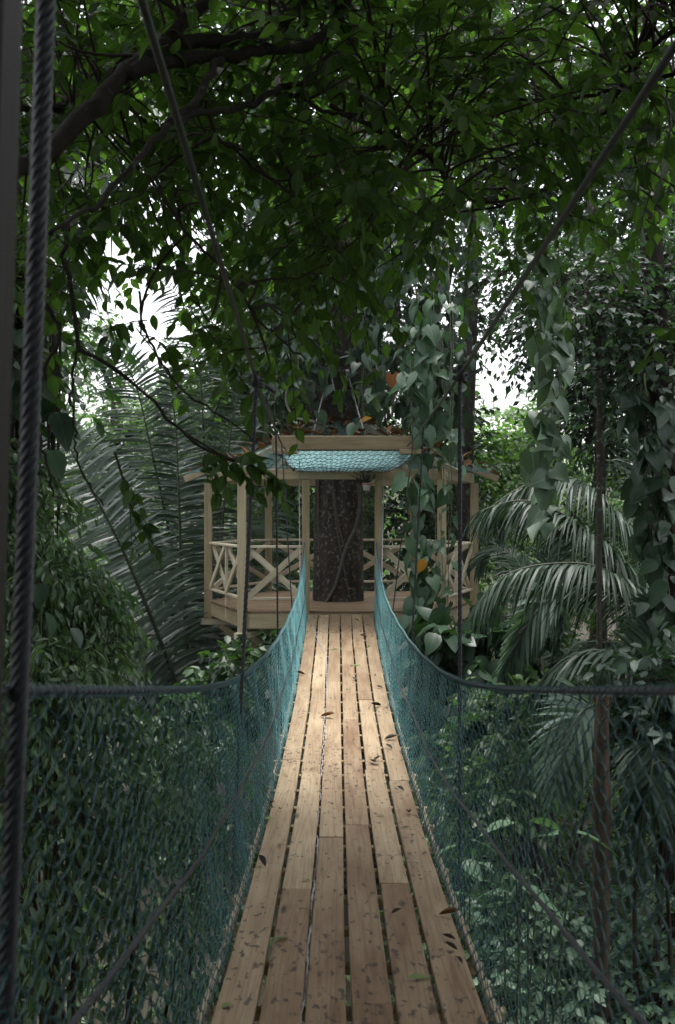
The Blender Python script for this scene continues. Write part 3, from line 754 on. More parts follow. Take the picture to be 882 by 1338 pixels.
for lab, px, sd, dd in (('leafy vine curtain hanging left of the trunk above the left part of the roof', 394, 155, 14.9), ('leafy vine curtain hanging behind the pale curved liana, farther left of the trunk', 352, 156, 15.4), ('leafy vine curtain hanging from the canopy just right of the trunk, above the platform roof', 505, 54, 14.6), ('leafy vine curtain hanging above the right side of the netted roof', 545, 55, 14.3), ('leafy vine curtain hanging above the roof corner at right, next to the sky gap', 585, 56, 14.6)):
    r = rs(sd); ps = []
    for k in range(7):
        x = px + r.randn() * 14; y0 = 150 + r.rand() * 150; y1 = 500 + r.rand() * 80; d = dd + r.randn() * .3
        ps.append([P(x, y0, d), P(x + r.randn() * 8, (y0 * 2 + y1) / 3, d), P(x + r.randn() * 8, (y0 + 2 * y1) / 3, d), P(x + r.randn() * 8, y1, d)])
    vine('hanging_vine', lab, ps, 12, .23, M_CLIMB, sd, .007, group='vines curtaining the trunk', spread=.16, rank=1.2)
r = rs(57); ps = []
for k in range(8):
    th = math.radians(r.choice([195, 300, 320, 335, 350]) + 14 * r.rand()); x = P(450, 0, TZ)[0]
    z0 = 2.9 + r.rand() * .8; z1 = z0 + 3 + r.rand() * 3.5
    R_ = lambda z: .44 - .012 * z
    ps.append([(x + .04 * z_ * .25 + R_(z_) * math.cos(th + .15 * math.sin(z_)), TZ + R_(z_) * math.sin(th + .15 * math.sin(z_)), z_) for z_ in np.linspace(z1, z0, 6)])
vine('climbing_plant', 'large-leaved climber clinging to the trunk above the roof', ps, 5, .30, M_CLIMB, 57, .012, tpl=BROAD, cat='climbing plant', spread=.12, wide=.8)
vine('liana', 'pale crooked bare liana hanging right of the trunk high above the roof', [[P(528, 250, 14.5), P(530, 330, 14.5), P(520, 370, 14.5), P(517, 410, 14.5), P(524, 440, 14.5), P(518, 480, 14.5), P(512, 540, 14.6)]], 0.01, .1, M_CLIMB, 58, .018, cat='liana') if False else None
gg = Geo(); tube(gg, spline([P(528, 200, 14.5), P(530, 330, 14.5), P(520, 370, 14.5), P(517, 410, 14.5), P(524, 440, 14.5), P(518, 480, 14.5), P(512, 545, 14.6)], 40), .02, 6)
tag(gg.build('liana', M_VINE), 'pale crooked bare liana hanging right of the trunk above the roof', 'liana')
gg = Geo(); tube(gg, spline([P(398, 470, 14.9), P(378, 500, 14.8), P(374, 525, 14.7), P(385, 545, 14.7), P(410, 551, 14.7), P(432, 560, 15)], 30), .02, 6)
tag(gg.build('liana', M_VINE), 'pale curved liana looping above the left part of the netted roof', 'liana')
g1 = Geo(); o = P(513, 490, 14.1); leaves(g1, HEART, [o], A([[.1, -.15, -1]]), A([[.1, -1, .3]]), .24, .5)
tag(g1.build('dead_leaf', M_ORANGE, origin=o), 'single orange heart-shaped leaf among the vines above the roof', 'leaf')
g1 = Geo(); o = P(553, 730, 12.95); leaves(g1, BROAD, [o], A([[-.2, -.1, -1]]), A([[.5, -1, .3]]), .2, .5)
tag(g1.build('yellow_leaf', M_YELLOW, origin=o), 'single yellow leaf on the vine before the right railing', 'leaf')
g1 = Geo(); o = P(470, 556, 14.3) + A([0, 0, .05]); leaves(g1, CURLED, [o], A([[1, -.3, .1]]), A([[0, -.7, .6]]), .2, .5)
tag(g1.build('dead_leaf', M_YELLOW, origin=o), 'curled amber leaf lying on the roof net above the cable beam', 'leaf')

# ------------------------------------------------------------------ palms
def palm(label, base, fr, leaf, seed, mat=M_PALM, r0=.045, stem=None, name='palm_tree', n=90, **kw):
    r = rs(seed); root = tag(empty(name, tuple(base)), label, 'palm')
    for f in fr:
        o = dict(kw); pts = f
        if isinstance(f, dict): o.update({k: v for k, v in f.items() if k != 'pts'}); pts = f['pts']
        m_ = o.pop('mat', mat); lf = o.pop('leaf', leaf); nn = o.pop('n', n)
        gl, gr = Geo(), Geo()
        frond(gl, gr, pts, lf, nn, o.pop('r0', r0), rng=r, rn=.3 + .4 * r.rand(), **o)
        fo = gr.build('frond', M_RACHIS, root); sub(fo, root)
        gl.build('leaflets', m_, fo)
    gg = Geo()
    if stem: trunk_mesh(gg, stem[0], stem[1], 16, .06, 24, seed)
    else: trunk_mesh(gg, [A(base) + A([0, 0, -.3]), A(base) + A([0, 0, .5]), A(base) + A([0, 0, 1.2])], [.3, .28, .16], 16, .08, 12, seed)
    gg.build('trunk', M_LIMB, root)
    return root

b = A([-2.25, 16.6, -3.9])
t0 = b + A([0, 0, 1.0])
palm('huge palm with upright feathery fronds left of the platform', b, [
    dict(pts=[t0, P(258, 880, 16.6), P(222, 700, 16.5), P(196, 580, 16.3), P(172, 490, 16.1), P(132, 445, 15.8)], N=(.35, -1, .15), droop=.16, leaf=1.1),
    dict(pts=[t0, P(225, 880, 15.6), P(170, 740, 14.6), P(120, 640, 14), P(75, 560, 13.6), P(40, 530, 13.2)], N=(.5, -1, .3), droop=.2),
    dict(pts=[t0, P(248, 880, 16.3), P(238, 760, 16.2), P(234, 660, 16.1), P(230, 560, 16.1), P(220, 480, 16.)], N=(-.3, -1, .1), droop=.14, leaf=.72, mat=M_PALM),
    dict(pts=[t0, P(285, 860, 17), P(290, 700, 17.5), P(302, 560, 17.8), P(322, 480, 18), P(350, 440, 18)], N=(.2, -1, .1), droop=.3),
    dict(pts=[t0, P(270, 880, 17), P(268, 640, 17.6), P(260, 480, 18), P(240, 400, 18), P(205, 360, 18)], N=(.4, -1, .1), droop=.3),
    dict(pts=[t0, P(210, 920, 15.4), P(150, 830, 14.6), P(105, 790, 14.1), P(70, 790, 13.8)], N=(.4, -.8, .6), droop=.35, leaf=.9),
    dict(pts=[t0, P(300, 900, 17.6), P(330, 760, 18.2), P(350, 690, 18.6), P(372, 650, 19)], N=(-.2, -1, .4), droop=.4, leaf=.9, mat=M_PALMB),
    dict(pts=[t0, P(240, 930, 16.9), P(200, 780, 17.4), P(150, 640, 17.6), P(120, 560, 17.8)], N=(.3, -1, .2), droop=.3),
    dict(pts=[t0, P(215, 960, 15.4), P(180, 900, 14.8), P(140, 880, 14.4), P(100, 900, 14)], N=(.3, -.6, .6), droop=.5, leaf=.7, n=60),
], 1.0, 61, M_PALML, n=115, width=.055, r0=.05, a0=1.6, a1=1.15, roll=.75)

b = A([4.3, 11.6, -4.]); t0 = P(905, 860, 11.6)
palm('palm with long arching dark fronds sweeping in from the right edge', b, [
    dict(pts=[t0, P(845, 735, 11.4), P(785, 650, 11.2), P(730, 622, 11), P(675, 640, 10.9), P(630, 672, 10.8)], droop=1.0, leaf=.72),
    dict(pts=[t0, P(840, 775, 11.1), P(790, 715, 10.8), P(735, 672, 10.6), P(680, 654, 10.5), P(625, 668, 10.4)], droop=1.0, leaf=.66),
    dict(pts=[t0, P(850, 800, 10.8), P(790, 745, 10.3), P(720, 737, 10.1), P(660, 752, 10), P(624, 790, 9.9)], droop=.95, leaf=.62),
    dict(pts=[t0, P(850, 845, 10.6), P(790, 840, 10.1), P(735, 862, 10), P(700, 900, 10)], droop=.9, leaf=.62),
    dict(pts=[t0, P(870, 800, 12.), P(820, 760, 12.2), P(760, 762, 12.4), P(700, 800, 12.4)], droop=.9, leaf=.6),
    dict(pts=[t0, P(930, 700, 11.8), P(920, 560, 12), P(880, 480, 12)], droop=.6, leaf=.7),
    dict(pts=[t0, P(880, 760, 12.3), P(840, 640, 12.6), P(830, 580, 12.8), P(800, 560, 12.9)], droop=.7, leaf=.7),
    dict(pts=[t0, P(985, 760, 11.4), P(1080, 740, 11.2), P(1160, 800, 11)], droop=.9, leaf=.7),
], .7, 62, stem=([b, A([4.25, 11.6, -1.5]), t0 + A([0, 0, .2])], [.3, .26, .2]), n=150, width=.03)

b = np.append(P(690, 0, 13.5)[:2], -4.0); t0 = P(712, 900, 12.8)
palm('small palm with one pale broad drooping frond right of the platform corner', b, [
    dict(pts=[t0, P(735, 815, 12.3), P(727, 782, 12.), P(700, 800, 11.7), P(672, 850, 11.5), P(655, 895, 11.4)], N=(.9, -.5, .6), droop=.25, leaf=.55, mat=M_PALMB, a0=.9, a1=.35, width=.06, n=90),
    dict(pts=[t0, P(700, 800, 13.2), P(680, 740, 13.4), P(650, 716, 13.6), P(622, 740, 13.6)], N=(.3, -.6, .8), droop=.4, leaf=.6),
    dict(pts=[t0, P(720, 800, 13.8), P(720, 730, 14.2), P(740, 690, 14.5)], N=(.3, -1, .3), droop=.3, leaf=.6),
    dict(pts=[t0, P(745, 850, 13), P(770, 840, 13), P(800, 870, 13)], droop=.7, leaf=.5),
    dict(pts=[t0, P(690, 850, 13.), P(655, 830, 13.2), P(628, 850, 13.2)], droop=.7, leaf=.5),
], .6, 63, n=80, r0=.03)

b = np.append(P(815, 0, 9.0)[:2], -4.0); t0 = P(815, 1010, 9.)
palm('low palm with comb-like fronds at right just above the net edge', b, [
    dict(pts=[t0, P(835, 920, 9.), P(820, 870, 9.), P(780, 850, 9), P(735, 868, 9), P(705, 910, 9)], droop=.85, leaf=.5),
    dict(pts=[t0, P(840, 900, 9.2), P(850, 830, 9.3), P(845, 780, 9.4)], N=(-.3, -1, .2), droop=.3, leaf=.5),
    dict(pts=[t0, P(790, 930, 8.7), P(760, 930, 8.4), P(735, 980, 8.2), P(725, 1040, 8.1)], droop=.3, leaf=.5, N=(.5, -.6, .6), mat=M_PALMB),
    dict(pts=[t0, P(800, 950, 9.3), P(760, 930, 9.6), P(700, 975, 9.8), P(660, 1050, 9.8)], droop=.7, leaf=.5, mat=M_PALMB),
    dict(pts=[t0, P(850, 940, 8.7), P(880, 900, 8.4), P(920, 920, 8.2)], droop=.7, leaf=.5),
    dict(pts=[t0, P(835, 980, 8.5), P(850, 970, 8.2), P(850, 1020, 8), P(830, 1090, 8)], droop=.5, leaf=.45),
], .5, 64, n=80, r0=.028)

b = np.append(P(40, 0, 17.)[:2], -4.0); t0 = P(60, 210, 17)
palm('tall palm with drooping fronds silhouetted against the sky at upper left', b, [
    dict(pts=[t0, P(130, 190, 17), P(210, 205, 17), P(270, 240, 17), P(320, 300, 17)], droop=.9, leaf=1.05),
    dict(pts=[t0, P(120, 150, 16.6), P(200, 140, 16.2), P(290, 170, 16), P(350, 230, 16)], droop=.9, leaf=1.),
    dict(pts=[t0, P(110, 220, 16.5), P(150, 240, 16.2), P(190, 290, 16)], droop=.8, leaf=.9),
    dict(pts=[t0, P(80, 240, 16.5), P(95, 310, 16.2), P(100, 400, 16)], droop=.5, leaf=.8),
    dict(pts=[t0, P(40, 150, 16.8), P(20, 130, 16.4), P(0, 190, 16)], droop=.8, leaf=1.),
    dict(pts=[t0, P(70, 120, 17), P(110, 40, 17.4), P(180, 0, 17.8)], droop=.7, leaf=1.),
    dict(pts=[t0, P(20, 230, 17), P(0, 280, 17), P(-20, 360, 17)], droop=.6, leaf=1.),
], 1., 65, stem=([b, P(52, 700, 17), t0], [.28, .2, .16]), n=80, r0=.05, width=.05)

# ------------------------------------------------------------------ overhanging canopy close to the eye
def canopy_tree(label, trunk, limbs, region, n, seed, zr, size=.098, gaps=(), name='overhanging_tree'):
    r = rs(seed); root = tag(empty(name, tuple(trunk[0])), label, 'tree')
    gg = Geo(); trunk_mesh(gg, trunk, [.24, .2, .16, .12], 16, .06, 40, seed); gg.build('trunk', M_LIMB, root)
    samp = []
    for pts, r0, r1 in limbs:
        c = spline(pts, 30); gg = Geo()
        c[1:-1] += r.randn(28, 3) * .006
        tube(gg, c, np.linspace(r0, r1, 30) * (1 + .1 * r.randn(30)), 9, cap=True); gg.build('branch', M_LIMB, root); samp.append(c[4:])
    samp = np.vstack(samp)
    cen = []
    while len(cen) < n:
        x, y = region(r)
        if len(cen) % 10 < 3: x, y = 441 + (x - 441) * 1.5, -60 - 950 * r.rand()  # unseen overhead sprays, added to shade the near deck and net
        if any(((x - gx_) / rx) ** 2 + ((y - gy_) / ry) ** 2 < 1 for gx_, gy_, rx, ry in gaps): continue
        cen.append(P(x, y, zr[0] + (zr[1] - zr[0]) * r.rand()))
    cen = A(cen)
    near = A([samp[np.argsort(np.sum((samp - c) ** 2, 1))[r.randint(0, 14)]] for c in cen])
    d = nrm(nrm(cen - near) * .8 + r.randn(n, 3) * A([.9, .6, .5]) + A([0, 0, -.1]))
    gl, gt = Geo(), Geo()
    sprays(gl, gt, r, cen, d, .32 + .3 * r.rand(n), 9, size, OVATE, droop=.3, ang=.9, tilt=.45, hang=.3, twig=.0045)
    m = (r.rand(n) < .2) & (np.linalg.norm(near - cen, axis=1) < 1.6); a_, b_ = near[m], cen[m]
    md = (a_ + b_) / 2 + r.randn(m.sum(), 3) * .08 + A([0, 0, .06]); t = np.linspace(0, 1, 7)[None, :, None]
    q = (1 - t) ** 2 * a_[:, None] + 2 * t * (1 - t) * md[:, None] + t * t * b_[:, None]
    tube(gt, q, np.broadcast_to(np.linspace(.009, .0045, 7)[None], (m.sum(), 7)), 4)
    gl.build('crown', M_CANOPY, root); gt.build('twigs', M_TWIG, root)
    return root
h2 = lambda L, d, k=2.: [P(x / k, y / k, d + e * .15) for e, (x, y) in enumerate(L)]
h2r = lambda L, d: [P(CX + x / 2, y / 2, d + e * .15) for e, (x, y) in enumerate(L)]
GAPS = [(152, 345, 50, 54), (205, 388, 30, 30), (650, 502, 48, 46), (120, 400, 50, 60), (700, 320, 24, 18), (770, 250, 22, 20), (330, 235, 18, 14)]
def regL(r):
    while True:
        x, y = r.rand() * 520 - 40, r.rand() * 640 - 130
        lo = np.interp(x, [-40, 60, 130, 220, 330, 420, 480], [430, 420, 400, 470, 520, 420, 300])
        if y < lo and r.rand() < np.interp(y / lo, [-.3, .6, 1], [1, .9, .25]): return x, y
def regR(r):
    while True:
        x, y = 400 + r.rand() * 530, r.rand() * 560 - 130
        lo = np.interp(x, [400, 470, 560, 640, 720, 800, 930], [330, 370, 330, 320, 300, 280, 300])
        if y < lo and r.rand() < np.interp(y / lo, [-.3, .6, 1], [1, .9, .3]): return x, y
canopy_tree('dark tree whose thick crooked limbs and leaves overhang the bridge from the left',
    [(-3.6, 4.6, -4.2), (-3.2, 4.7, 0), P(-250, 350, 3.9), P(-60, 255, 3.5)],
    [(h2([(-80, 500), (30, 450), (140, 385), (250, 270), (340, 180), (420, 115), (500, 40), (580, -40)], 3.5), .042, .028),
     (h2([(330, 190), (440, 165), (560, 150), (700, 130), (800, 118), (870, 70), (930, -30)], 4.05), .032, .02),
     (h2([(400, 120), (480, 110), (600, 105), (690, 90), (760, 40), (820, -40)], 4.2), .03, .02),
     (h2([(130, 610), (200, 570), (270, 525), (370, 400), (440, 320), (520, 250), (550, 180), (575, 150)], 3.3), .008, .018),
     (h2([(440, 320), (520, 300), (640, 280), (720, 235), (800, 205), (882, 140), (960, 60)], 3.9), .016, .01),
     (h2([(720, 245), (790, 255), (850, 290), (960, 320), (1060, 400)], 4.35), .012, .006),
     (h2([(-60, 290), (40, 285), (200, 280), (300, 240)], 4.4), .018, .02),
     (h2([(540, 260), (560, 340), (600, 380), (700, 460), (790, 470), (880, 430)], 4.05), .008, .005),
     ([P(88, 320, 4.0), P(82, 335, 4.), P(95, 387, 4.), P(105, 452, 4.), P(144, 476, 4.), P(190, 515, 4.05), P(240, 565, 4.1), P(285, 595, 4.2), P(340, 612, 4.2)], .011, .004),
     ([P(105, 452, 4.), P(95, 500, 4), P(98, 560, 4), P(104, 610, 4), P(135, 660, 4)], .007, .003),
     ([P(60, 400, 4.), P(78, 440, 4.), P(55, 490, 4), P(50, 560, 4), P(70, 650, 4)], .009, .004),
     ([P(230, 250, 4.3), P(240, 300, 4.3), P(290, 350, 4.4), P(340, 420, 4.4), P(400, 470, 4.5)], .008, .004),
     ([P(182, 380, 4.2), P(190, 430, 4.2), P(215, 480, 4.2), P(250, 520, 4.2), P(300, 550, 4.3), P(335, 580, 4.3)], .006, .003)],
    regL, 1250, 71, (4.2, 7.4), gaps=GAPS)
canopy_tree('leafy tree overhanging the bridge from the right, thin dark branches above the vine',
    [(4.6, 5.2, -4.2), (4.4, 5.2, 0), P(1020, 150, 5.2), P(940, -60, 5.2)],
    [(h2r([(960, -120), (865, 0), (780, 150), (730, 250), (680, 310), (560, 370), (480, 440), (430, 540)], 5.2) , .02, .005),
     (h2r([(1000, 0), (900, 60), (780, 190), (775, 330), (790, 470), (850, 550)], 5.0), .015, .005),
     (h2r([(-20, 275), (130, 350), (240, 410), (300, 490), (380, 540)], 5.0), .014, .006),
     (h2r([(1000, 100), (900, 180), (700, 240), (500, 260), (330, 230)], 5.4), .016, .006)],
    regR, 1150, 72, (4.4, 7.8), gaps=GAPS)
# hand-placed sprays: the leaves before the left roof corner and the single twig at the right edge
def twig_thing(label, pts, K, size, seed, mat=M_CANOPY, nside=4):
    r = rs(seed); o = A(pts[0]); root = tag(empty('leafy_twig', tuple(o)), label, 'twig')
    c = spline(pts, 16); gt, gl = Geo(), Geo(); tube(gt, c, np.linspace(.006, .003, 16), 5)
    k = np.linspace(5, 15, nside).astype(int)
    d = nrm(np.gradient(c, axis=0))[k] + r.randn(nside, 3) * .45 + A([0, 0, -.2])
    sprays(gl, gt, r, c[k], d, .15, K, size, OVATE, hang=.35, twig=.003)
    gt.build('stem', M_TWIG, root); gl.build('foliage', mat, root)
twig_thing('low green twig hanging in front of the left roof corner', [P(240, 565, 4.1), P(285, 592, 4.2), P(310, 602, 4.2), P(340, 612, 4.2)], 7, .085, 81, nside=8)
twig_thing('small green twig hanging before the left palm fronds', [P(150, 590, 4.), P(165, 640, 4.), P(172, 665, 4), P(180, 680, 4)], 6, .07, 82, nside=5)
twig_thing('bright green twig reaching in at the right edge, below the canopy', [P(930, 470, 4.), P(890, 446, 4.), P(862, 440, 4)], 4, .11, 83, nside=3)

# ------------------------------------------------------------------ trees round about
def tree(name, label, base, trunk, radii, clumps, leaf, seed, lm=M_TREE, bm=M_TRUNK, tpl=SIMPLE, L=.7, K=9, cat='tree', group=None, twig=.006, droop=.25, hang=.25, S=14):
    r = rs(seed); root = tag(empty(name, tuple(base)), label, cat, group)
    gg = Geo(); trunk_mesh(gg, trunk, radii, S, .05, 40, seed); gg.build('trunk', bm, root)
    c = spline(trunk, 40); gl, gb = Geo(), Geo()
    for cc, rr, n in clumps:
        p, d = ball(r, n, cc, rr); sprays(gl, gb, r, p, d, L * (.6 + .7 * r.rand(n)), K, leaf, tpl, twig=twig, droop=droop, hang=hang)
        cc = A(cc); low = c[c[:, 2] < cc[2] - .15]
        st = low[-1] if len(low) else c[0]
        st = c[np.argmin(np.sum((c - (cc - A([0, 0, .6]))) ** 2, 1))]
        tube(gb, spline([st, (st + cc) / 2 + r.randn(3) * .15, cc], 10), np.linspace(radii[-1] * .8, radii[-1] * .3, 10), 6)
    gl.build('crown', lm, root); gb.build('branches', M_LIMB, root)
    return root
def G(px, d): p = P(px, 0, d); return A([p[0], d, float(gz(p[0], d)) - .1])
OPEN = [(155, 345, 50, 48), (205, 390, 28, 22), (650, 502, 20, 20), (330, 235, 10, 10)]
def clumps_px(r, n, xr, yr, dr, size, tw):
    out = []
    for _ in range(n):
        for _t in range(40):
            d = dr[0] + (dr[1] - dr[0]) * r.rand(); s = size * (.6 + .7 * r.rand())
            x, y = xr[0] + (xr[1] - xr[0]) * r.rand(), yr[0] + (yr[1] - yr[0]) * r.rand(); pad = (s + .35) * F / d
            if not any(((x - a) / (rx + pad)) ** 2 + ((y - b) / (ry + pad)) ** 2 < 1 for a, b, rx, ry in OPEN): break
        out.append((P(x, y, d), (s * 1.25, s, s * .7), tw))
    return out
r = rs(90)
tree('forest_tree', 'dark spreading tree with small leaves filling the right side behind the dangling vine', G(790, 15), [G(790, 15), P(786, 800, 15), P(783, 560, 15), P(775, 350, 15), P(770, 100, 15)], [.12, .09, .08, .07, .05],
     clumps_px(r, 26, (650, 900), (310, 560), (14, 17), .75, 62), .125, 91, M_TREEB)
tree('forest_tree', 'taller dark tree at the right edge behind the leaning vine-clad trunk', G(930, 17), [G(930, 17), P(920, 700, 17), P(900, 400, 17), P(880, 150, 17)], [.2, .17, .14, .1],
     clumps_px(r, 24, (700, 920), (60, 420), (16, 21), 1., 60), .15, 92, M_TREEB)
tree('forest_tree', 'slim tree with pale-speckled trunk behind the right posts of the platform', G(606, 19), [G(606, 19), P(606, 760, 19), P(608, 600, 19), P(612, 480, 19), P(620, 250, 19), P(628, 40, 19)], [.19, .17, .155, .14, .12, .08],
     clumps_px(r, 22, (540, 760), (-40, 330), (17, 22), 1.1, 60), .15, 93, M_TREE)
tree('forest_tree', 'leafy tree behind the platform, just right of the trunk between the posts', G(560, 21), [G(560, 21), P(556, 760, 21), P(552, 600, 21), P(556, 380, 21)], [.2, .17, .15, .08],
     clumps_px(r, 20, (480, 620), (420, 760), (19.5, 22.5), .85, 60), .17, 94, M_TREE)
tree('forest_tree', 'leafy tree behind the platform, left of the trunk between the posts', G(372, 21), [G(372, 21), P(374, 760, 21), P(376, 600, 21), P(370, 380, 21)], [.2, .17, .15, .08],
     clumps_px(r, 22, (300, 430), (380, 760), (19.5, 22.5), .85, 60), .18, 95, M_UNDER)
tree('forest_tree', 'tall dark tree behind the left stem, its crown hidden among the canopy', G(330, 24), [G(330, 24), P(335, 700, 24), P(340, 420, 24), P(350, 150, 24)], [.26, .22, .2, .1],
     clumps_px(r, 34, (230, 470), (-60, 400), (22, 27), 1.35, 64), .19, 96, M_TREE)
tree('forest_tree', 'tall tree behind the trunk whose crown closes the sky at top centre', G(480, 26), [G(480, 26), P(485, 700, 26), P(490, 420, 26), P(500, 100, 26)], [.26, .22, .2, .1],
     clumps_px(r, 34, (420, 700), (-80, 300), (24, 30), 1.5, 64), .2, 97, M_TREE)
tree('forest_tree', 'dark tree at the upper left behind the tall palm', G(-60, 19), [G(-60, 19), P(-50, 700, 19), P(-20, 400, 19), P(30, 100, 19)], [.3, .25, .2, .1],
     clumps_px(r, 30, (-120, 260), (-120, 240), (18, 23), 1.3, 62), .17, 98, M_TREE)
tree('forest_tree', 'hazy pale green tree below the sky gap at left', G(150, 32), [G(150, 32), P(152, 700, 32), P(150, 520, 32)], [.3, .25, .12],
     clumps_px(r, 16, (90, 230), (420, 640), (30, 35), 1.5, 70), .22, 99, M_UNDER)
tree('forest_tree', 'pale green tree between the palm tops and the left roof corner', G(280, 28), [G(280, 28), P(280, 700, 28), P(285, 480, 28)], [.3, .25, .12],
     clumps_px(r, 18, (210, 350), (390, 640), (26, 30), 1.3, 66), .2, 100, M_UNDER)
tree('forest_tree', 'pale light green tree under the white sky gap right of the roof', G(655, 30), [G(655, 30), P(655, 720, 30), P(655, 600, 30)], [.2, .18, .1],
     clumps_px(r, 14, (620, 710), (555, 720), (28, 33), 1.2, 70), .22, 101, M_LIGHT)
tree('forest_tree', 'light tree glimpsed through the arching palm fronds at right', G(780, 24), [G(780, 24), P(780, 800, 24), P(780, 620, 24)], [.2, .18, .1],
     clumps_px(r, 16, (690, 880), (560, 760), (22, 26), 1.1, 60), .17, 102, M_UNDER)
# trunks by themselves
tree('sapling', 'thin straight sapling trunk standing before the arching palm fronds at right', G(784, 9.4), [G(784, 9.4), P(786, 1180, 9.4), P(783, 900, 9.4), P(783, 700, 9.4), P(783, 520, 9.4), P(786, 380, 9.4)], [.036, .033, .028, .026, .024, .016],
     clumps_px(rs(1), 5, (740, 830), (330, 420), (9, 10), .35, 26), .09, 103, M_TREEB, cat='sapling')
rk = tree('vine_clad_tree', 'dark trunk wrapped in big climbing leaves along the right edge', G(880, 9.6), [G(880, 9.6), P(880, 900, 9.6), P(874, 700, 9.6), P(864, 520, 9.6), P(854, 380, 9.6), P(846, 200, 9.6)], [.2, .17, .15, .13, .12, .1],
     clumps_px(rs(2), 6, (800, 900), (330, 520), (9.2, 10.2), .5, 36), .11, 104, M_TREEB, M_LIMB)
r = rs(105); ps = []
for k in range(9):
    th = math.radians(190 + 160 * r.rand()); ps.append([P(880 - 9 * j + 14 * math.cos(th), 1000 - 130 * j + r.rand() * 40, 9.55 + .2 * math.sin(th)) for j in range(5)])
vine('climbing_plant', 'big-leaved climber covering the dark trunk at the right edge', ps, 8, .25, M_CLIMB, 105, .01, tpl=BROAD, cat='climbing plant', spread=.11)
gg = Geo(); trunk_mesh(gg, [G(785, 8.), P(786, 1150, 8.), P(786, 1000, 8.), P(787, 925, 8.), P(788, 912, 8)], [.085, .075, .066, .07, .05], 16, .09, 30, 9)
o = G(785, 8.); st = tag(empty('tree_stump', tuple(o)), 'brown broken-off stump seen through the right net, ragged at its top', 'stump')
r = rs(6); n = 40; e = P(787, 916, 8.) + r.randn(n, 3) * A([.05, .05, .02])
tube(gg, np.stack([e, e + r.randn(n, 3) * A([.02, .02, .01]) + A([0, 0, .04])], 1), .007, 4); gg.build('trunk', M_BROWN, st)
r = rs(106); ps = []
tree('vine_clad_tree', 'dark tree with hanging roots and large leaves at the left edge', G(10, 7.2), [G(10, 7.2), P(20, 800, 7.2), P(28, 560, 7.2), P(20, 380, 7.2), P(0, 100, 7.2)], [.2, .17, .15, .14, .1],
     clumps_px(rs(3), 7, (-60, 38), (330, 540), (6.6, 8.2), .45, 34), .12, 107, M_CLIMB, M_LIMB, tpl=MIDL)
for k in range(6): ps.append([P(5 + 9 * k + r.randn() * 4, 420 + r.rand() * 60, 6.9), P(10 + 8 * k + r.randn() * 4, 500, 6.9), P(12 + 8 * k + r.randn() * 5, 580 + 40 * r.rand(), 6.8)])
vine('climbing_plant', 'large dark heart-leaved climber on the tree at the left edge', ps, 9, .24, M_CLIMB, 108, .008, tpl=BROAD, cat='climbing plant', spread=.14)
r = rs(109); gg = Geo()
for k in range(14):
    x = 58 + r.rand() * 22; y1 = 480 + r.rand() * 260
    tube(gg, spline([P(x + r.randn() * 3, 330 + r.rand() * 60, 7.), P(x + r.randn() * 3, 430, 7.), P(x + r.randn() * 4, y1, 7.)], 16), .005 + .004 * r.rand(), 4)
tag(gg.build('hanging_roots', M_LIANA, origin=P(66, 360, 7.)), 'bundle of thin brown aerial roots hanging left of the palm fronds', 'roots', kind='thing')

# ------------------------------------------------------------------ shrubs
def shrub(label, base, clumps, leaf, seed, mat=M_SHRUB, tpl=LANCE, L=.26, K=10, droop=.75, hang=.9, ang=.7, name='shrub', cat='shrub', wide=1.):
    r = rs(seed); root = tag(empty(name, tuple(base)), label, cat)
    gl, gt = Geo(), Geo()
    for cc, rr, n in clumps:
        p, d = ball(r, n, cc, rr, .72); d = nrm(d + A([0, -.15, .35])); sprays(gl, gt, r, p, d, L * (.6 + .8 * r.rand(n)), K, leaf, tpl, droop=droop, ang=ang, hang=hang, tilt=.6, twig=.004, wide=wide)
        cc = A(cc); st = A(base)
        tube(gt, spline([st, (st + cc) / 2 + r.randn(3) * .1, cc], 10), np.linspace(.03, .01, 10), 6)
    gl.build('foliage', mat, root); gt.build('stems', M_TWIG, root)
def cl(px, py, d, rx, ry, rz, n): return (P(px, py, d), (rx, ry, rz), n)
shrub('tall shrub with hanging pointed leaves at the left edge beside the thick near rope', G(-10, 6.6), [cl(-11, 610, 6.5, .28, .4, .2, 110), cl(34, 670, 6.7, .26, .4, .25, 110), cl(-26, 730, 6.3, .4, .5, .4, 190), cl(-86, 640, 6.5, .4, .5, .5, 110), cl(14, 760, 6.4, .3, .4, .3, 120)], .075, 111)
shrub('rounded shrub with hanging pointed leaves in front of the left palm', G(80, 6.), [cl(54, 750, 6.1, .26, .4, .2, 130), cl(99, 790, 6.2, .22, .35, .2, 130), cl(24, 820, 6., .3, .4, .25, 120), cl(124, 835, 6.2, .14, .3, .2, 80)], .072, 112)
shrub('low shrub with hanging pointed leaves just above the left net edge', G(60, 5.4), [cl(14, 875, 5.4, .2, .3, .16, 90), cl(74, 890, 5.5, .2, .3, .16, 100), cl(114, 915, 5.7, .14, .3, .16, 60)], .07, 113)
shrub('dark shrub seen through the left net, leaves dangling down to the bottom', G(100, 5.6), [cl(60, 1000, 5.6, .55, .5, .5, 150), cl(180, 1010, 6., .5, .5, .45, 140), cl(40, 1160, 5.5, .55, .5, .5, 130), cl(180, 1150, 5.9, .5, .5, .5, 130), cl(270, 1050, 6.6, .4, .5, .5, 90), cl(90, 1300, 5.8, .6, .6, .5, 120), cl(230, 1250, 6.4, .5, .5, .4, 100)], .08, 114)
shrub('broad-leaved shrub between platform underside and left net', G(290, 11), [cl(300, 900, 11, .5, .5, .5, 60), cl(345, 870, 13, .5, .5, .5, 50), cl(250, 960, 10.5, .6, .5, .5, 60)], .13, 115, M_TREE, MIDL, droop=.4, hang=.5)
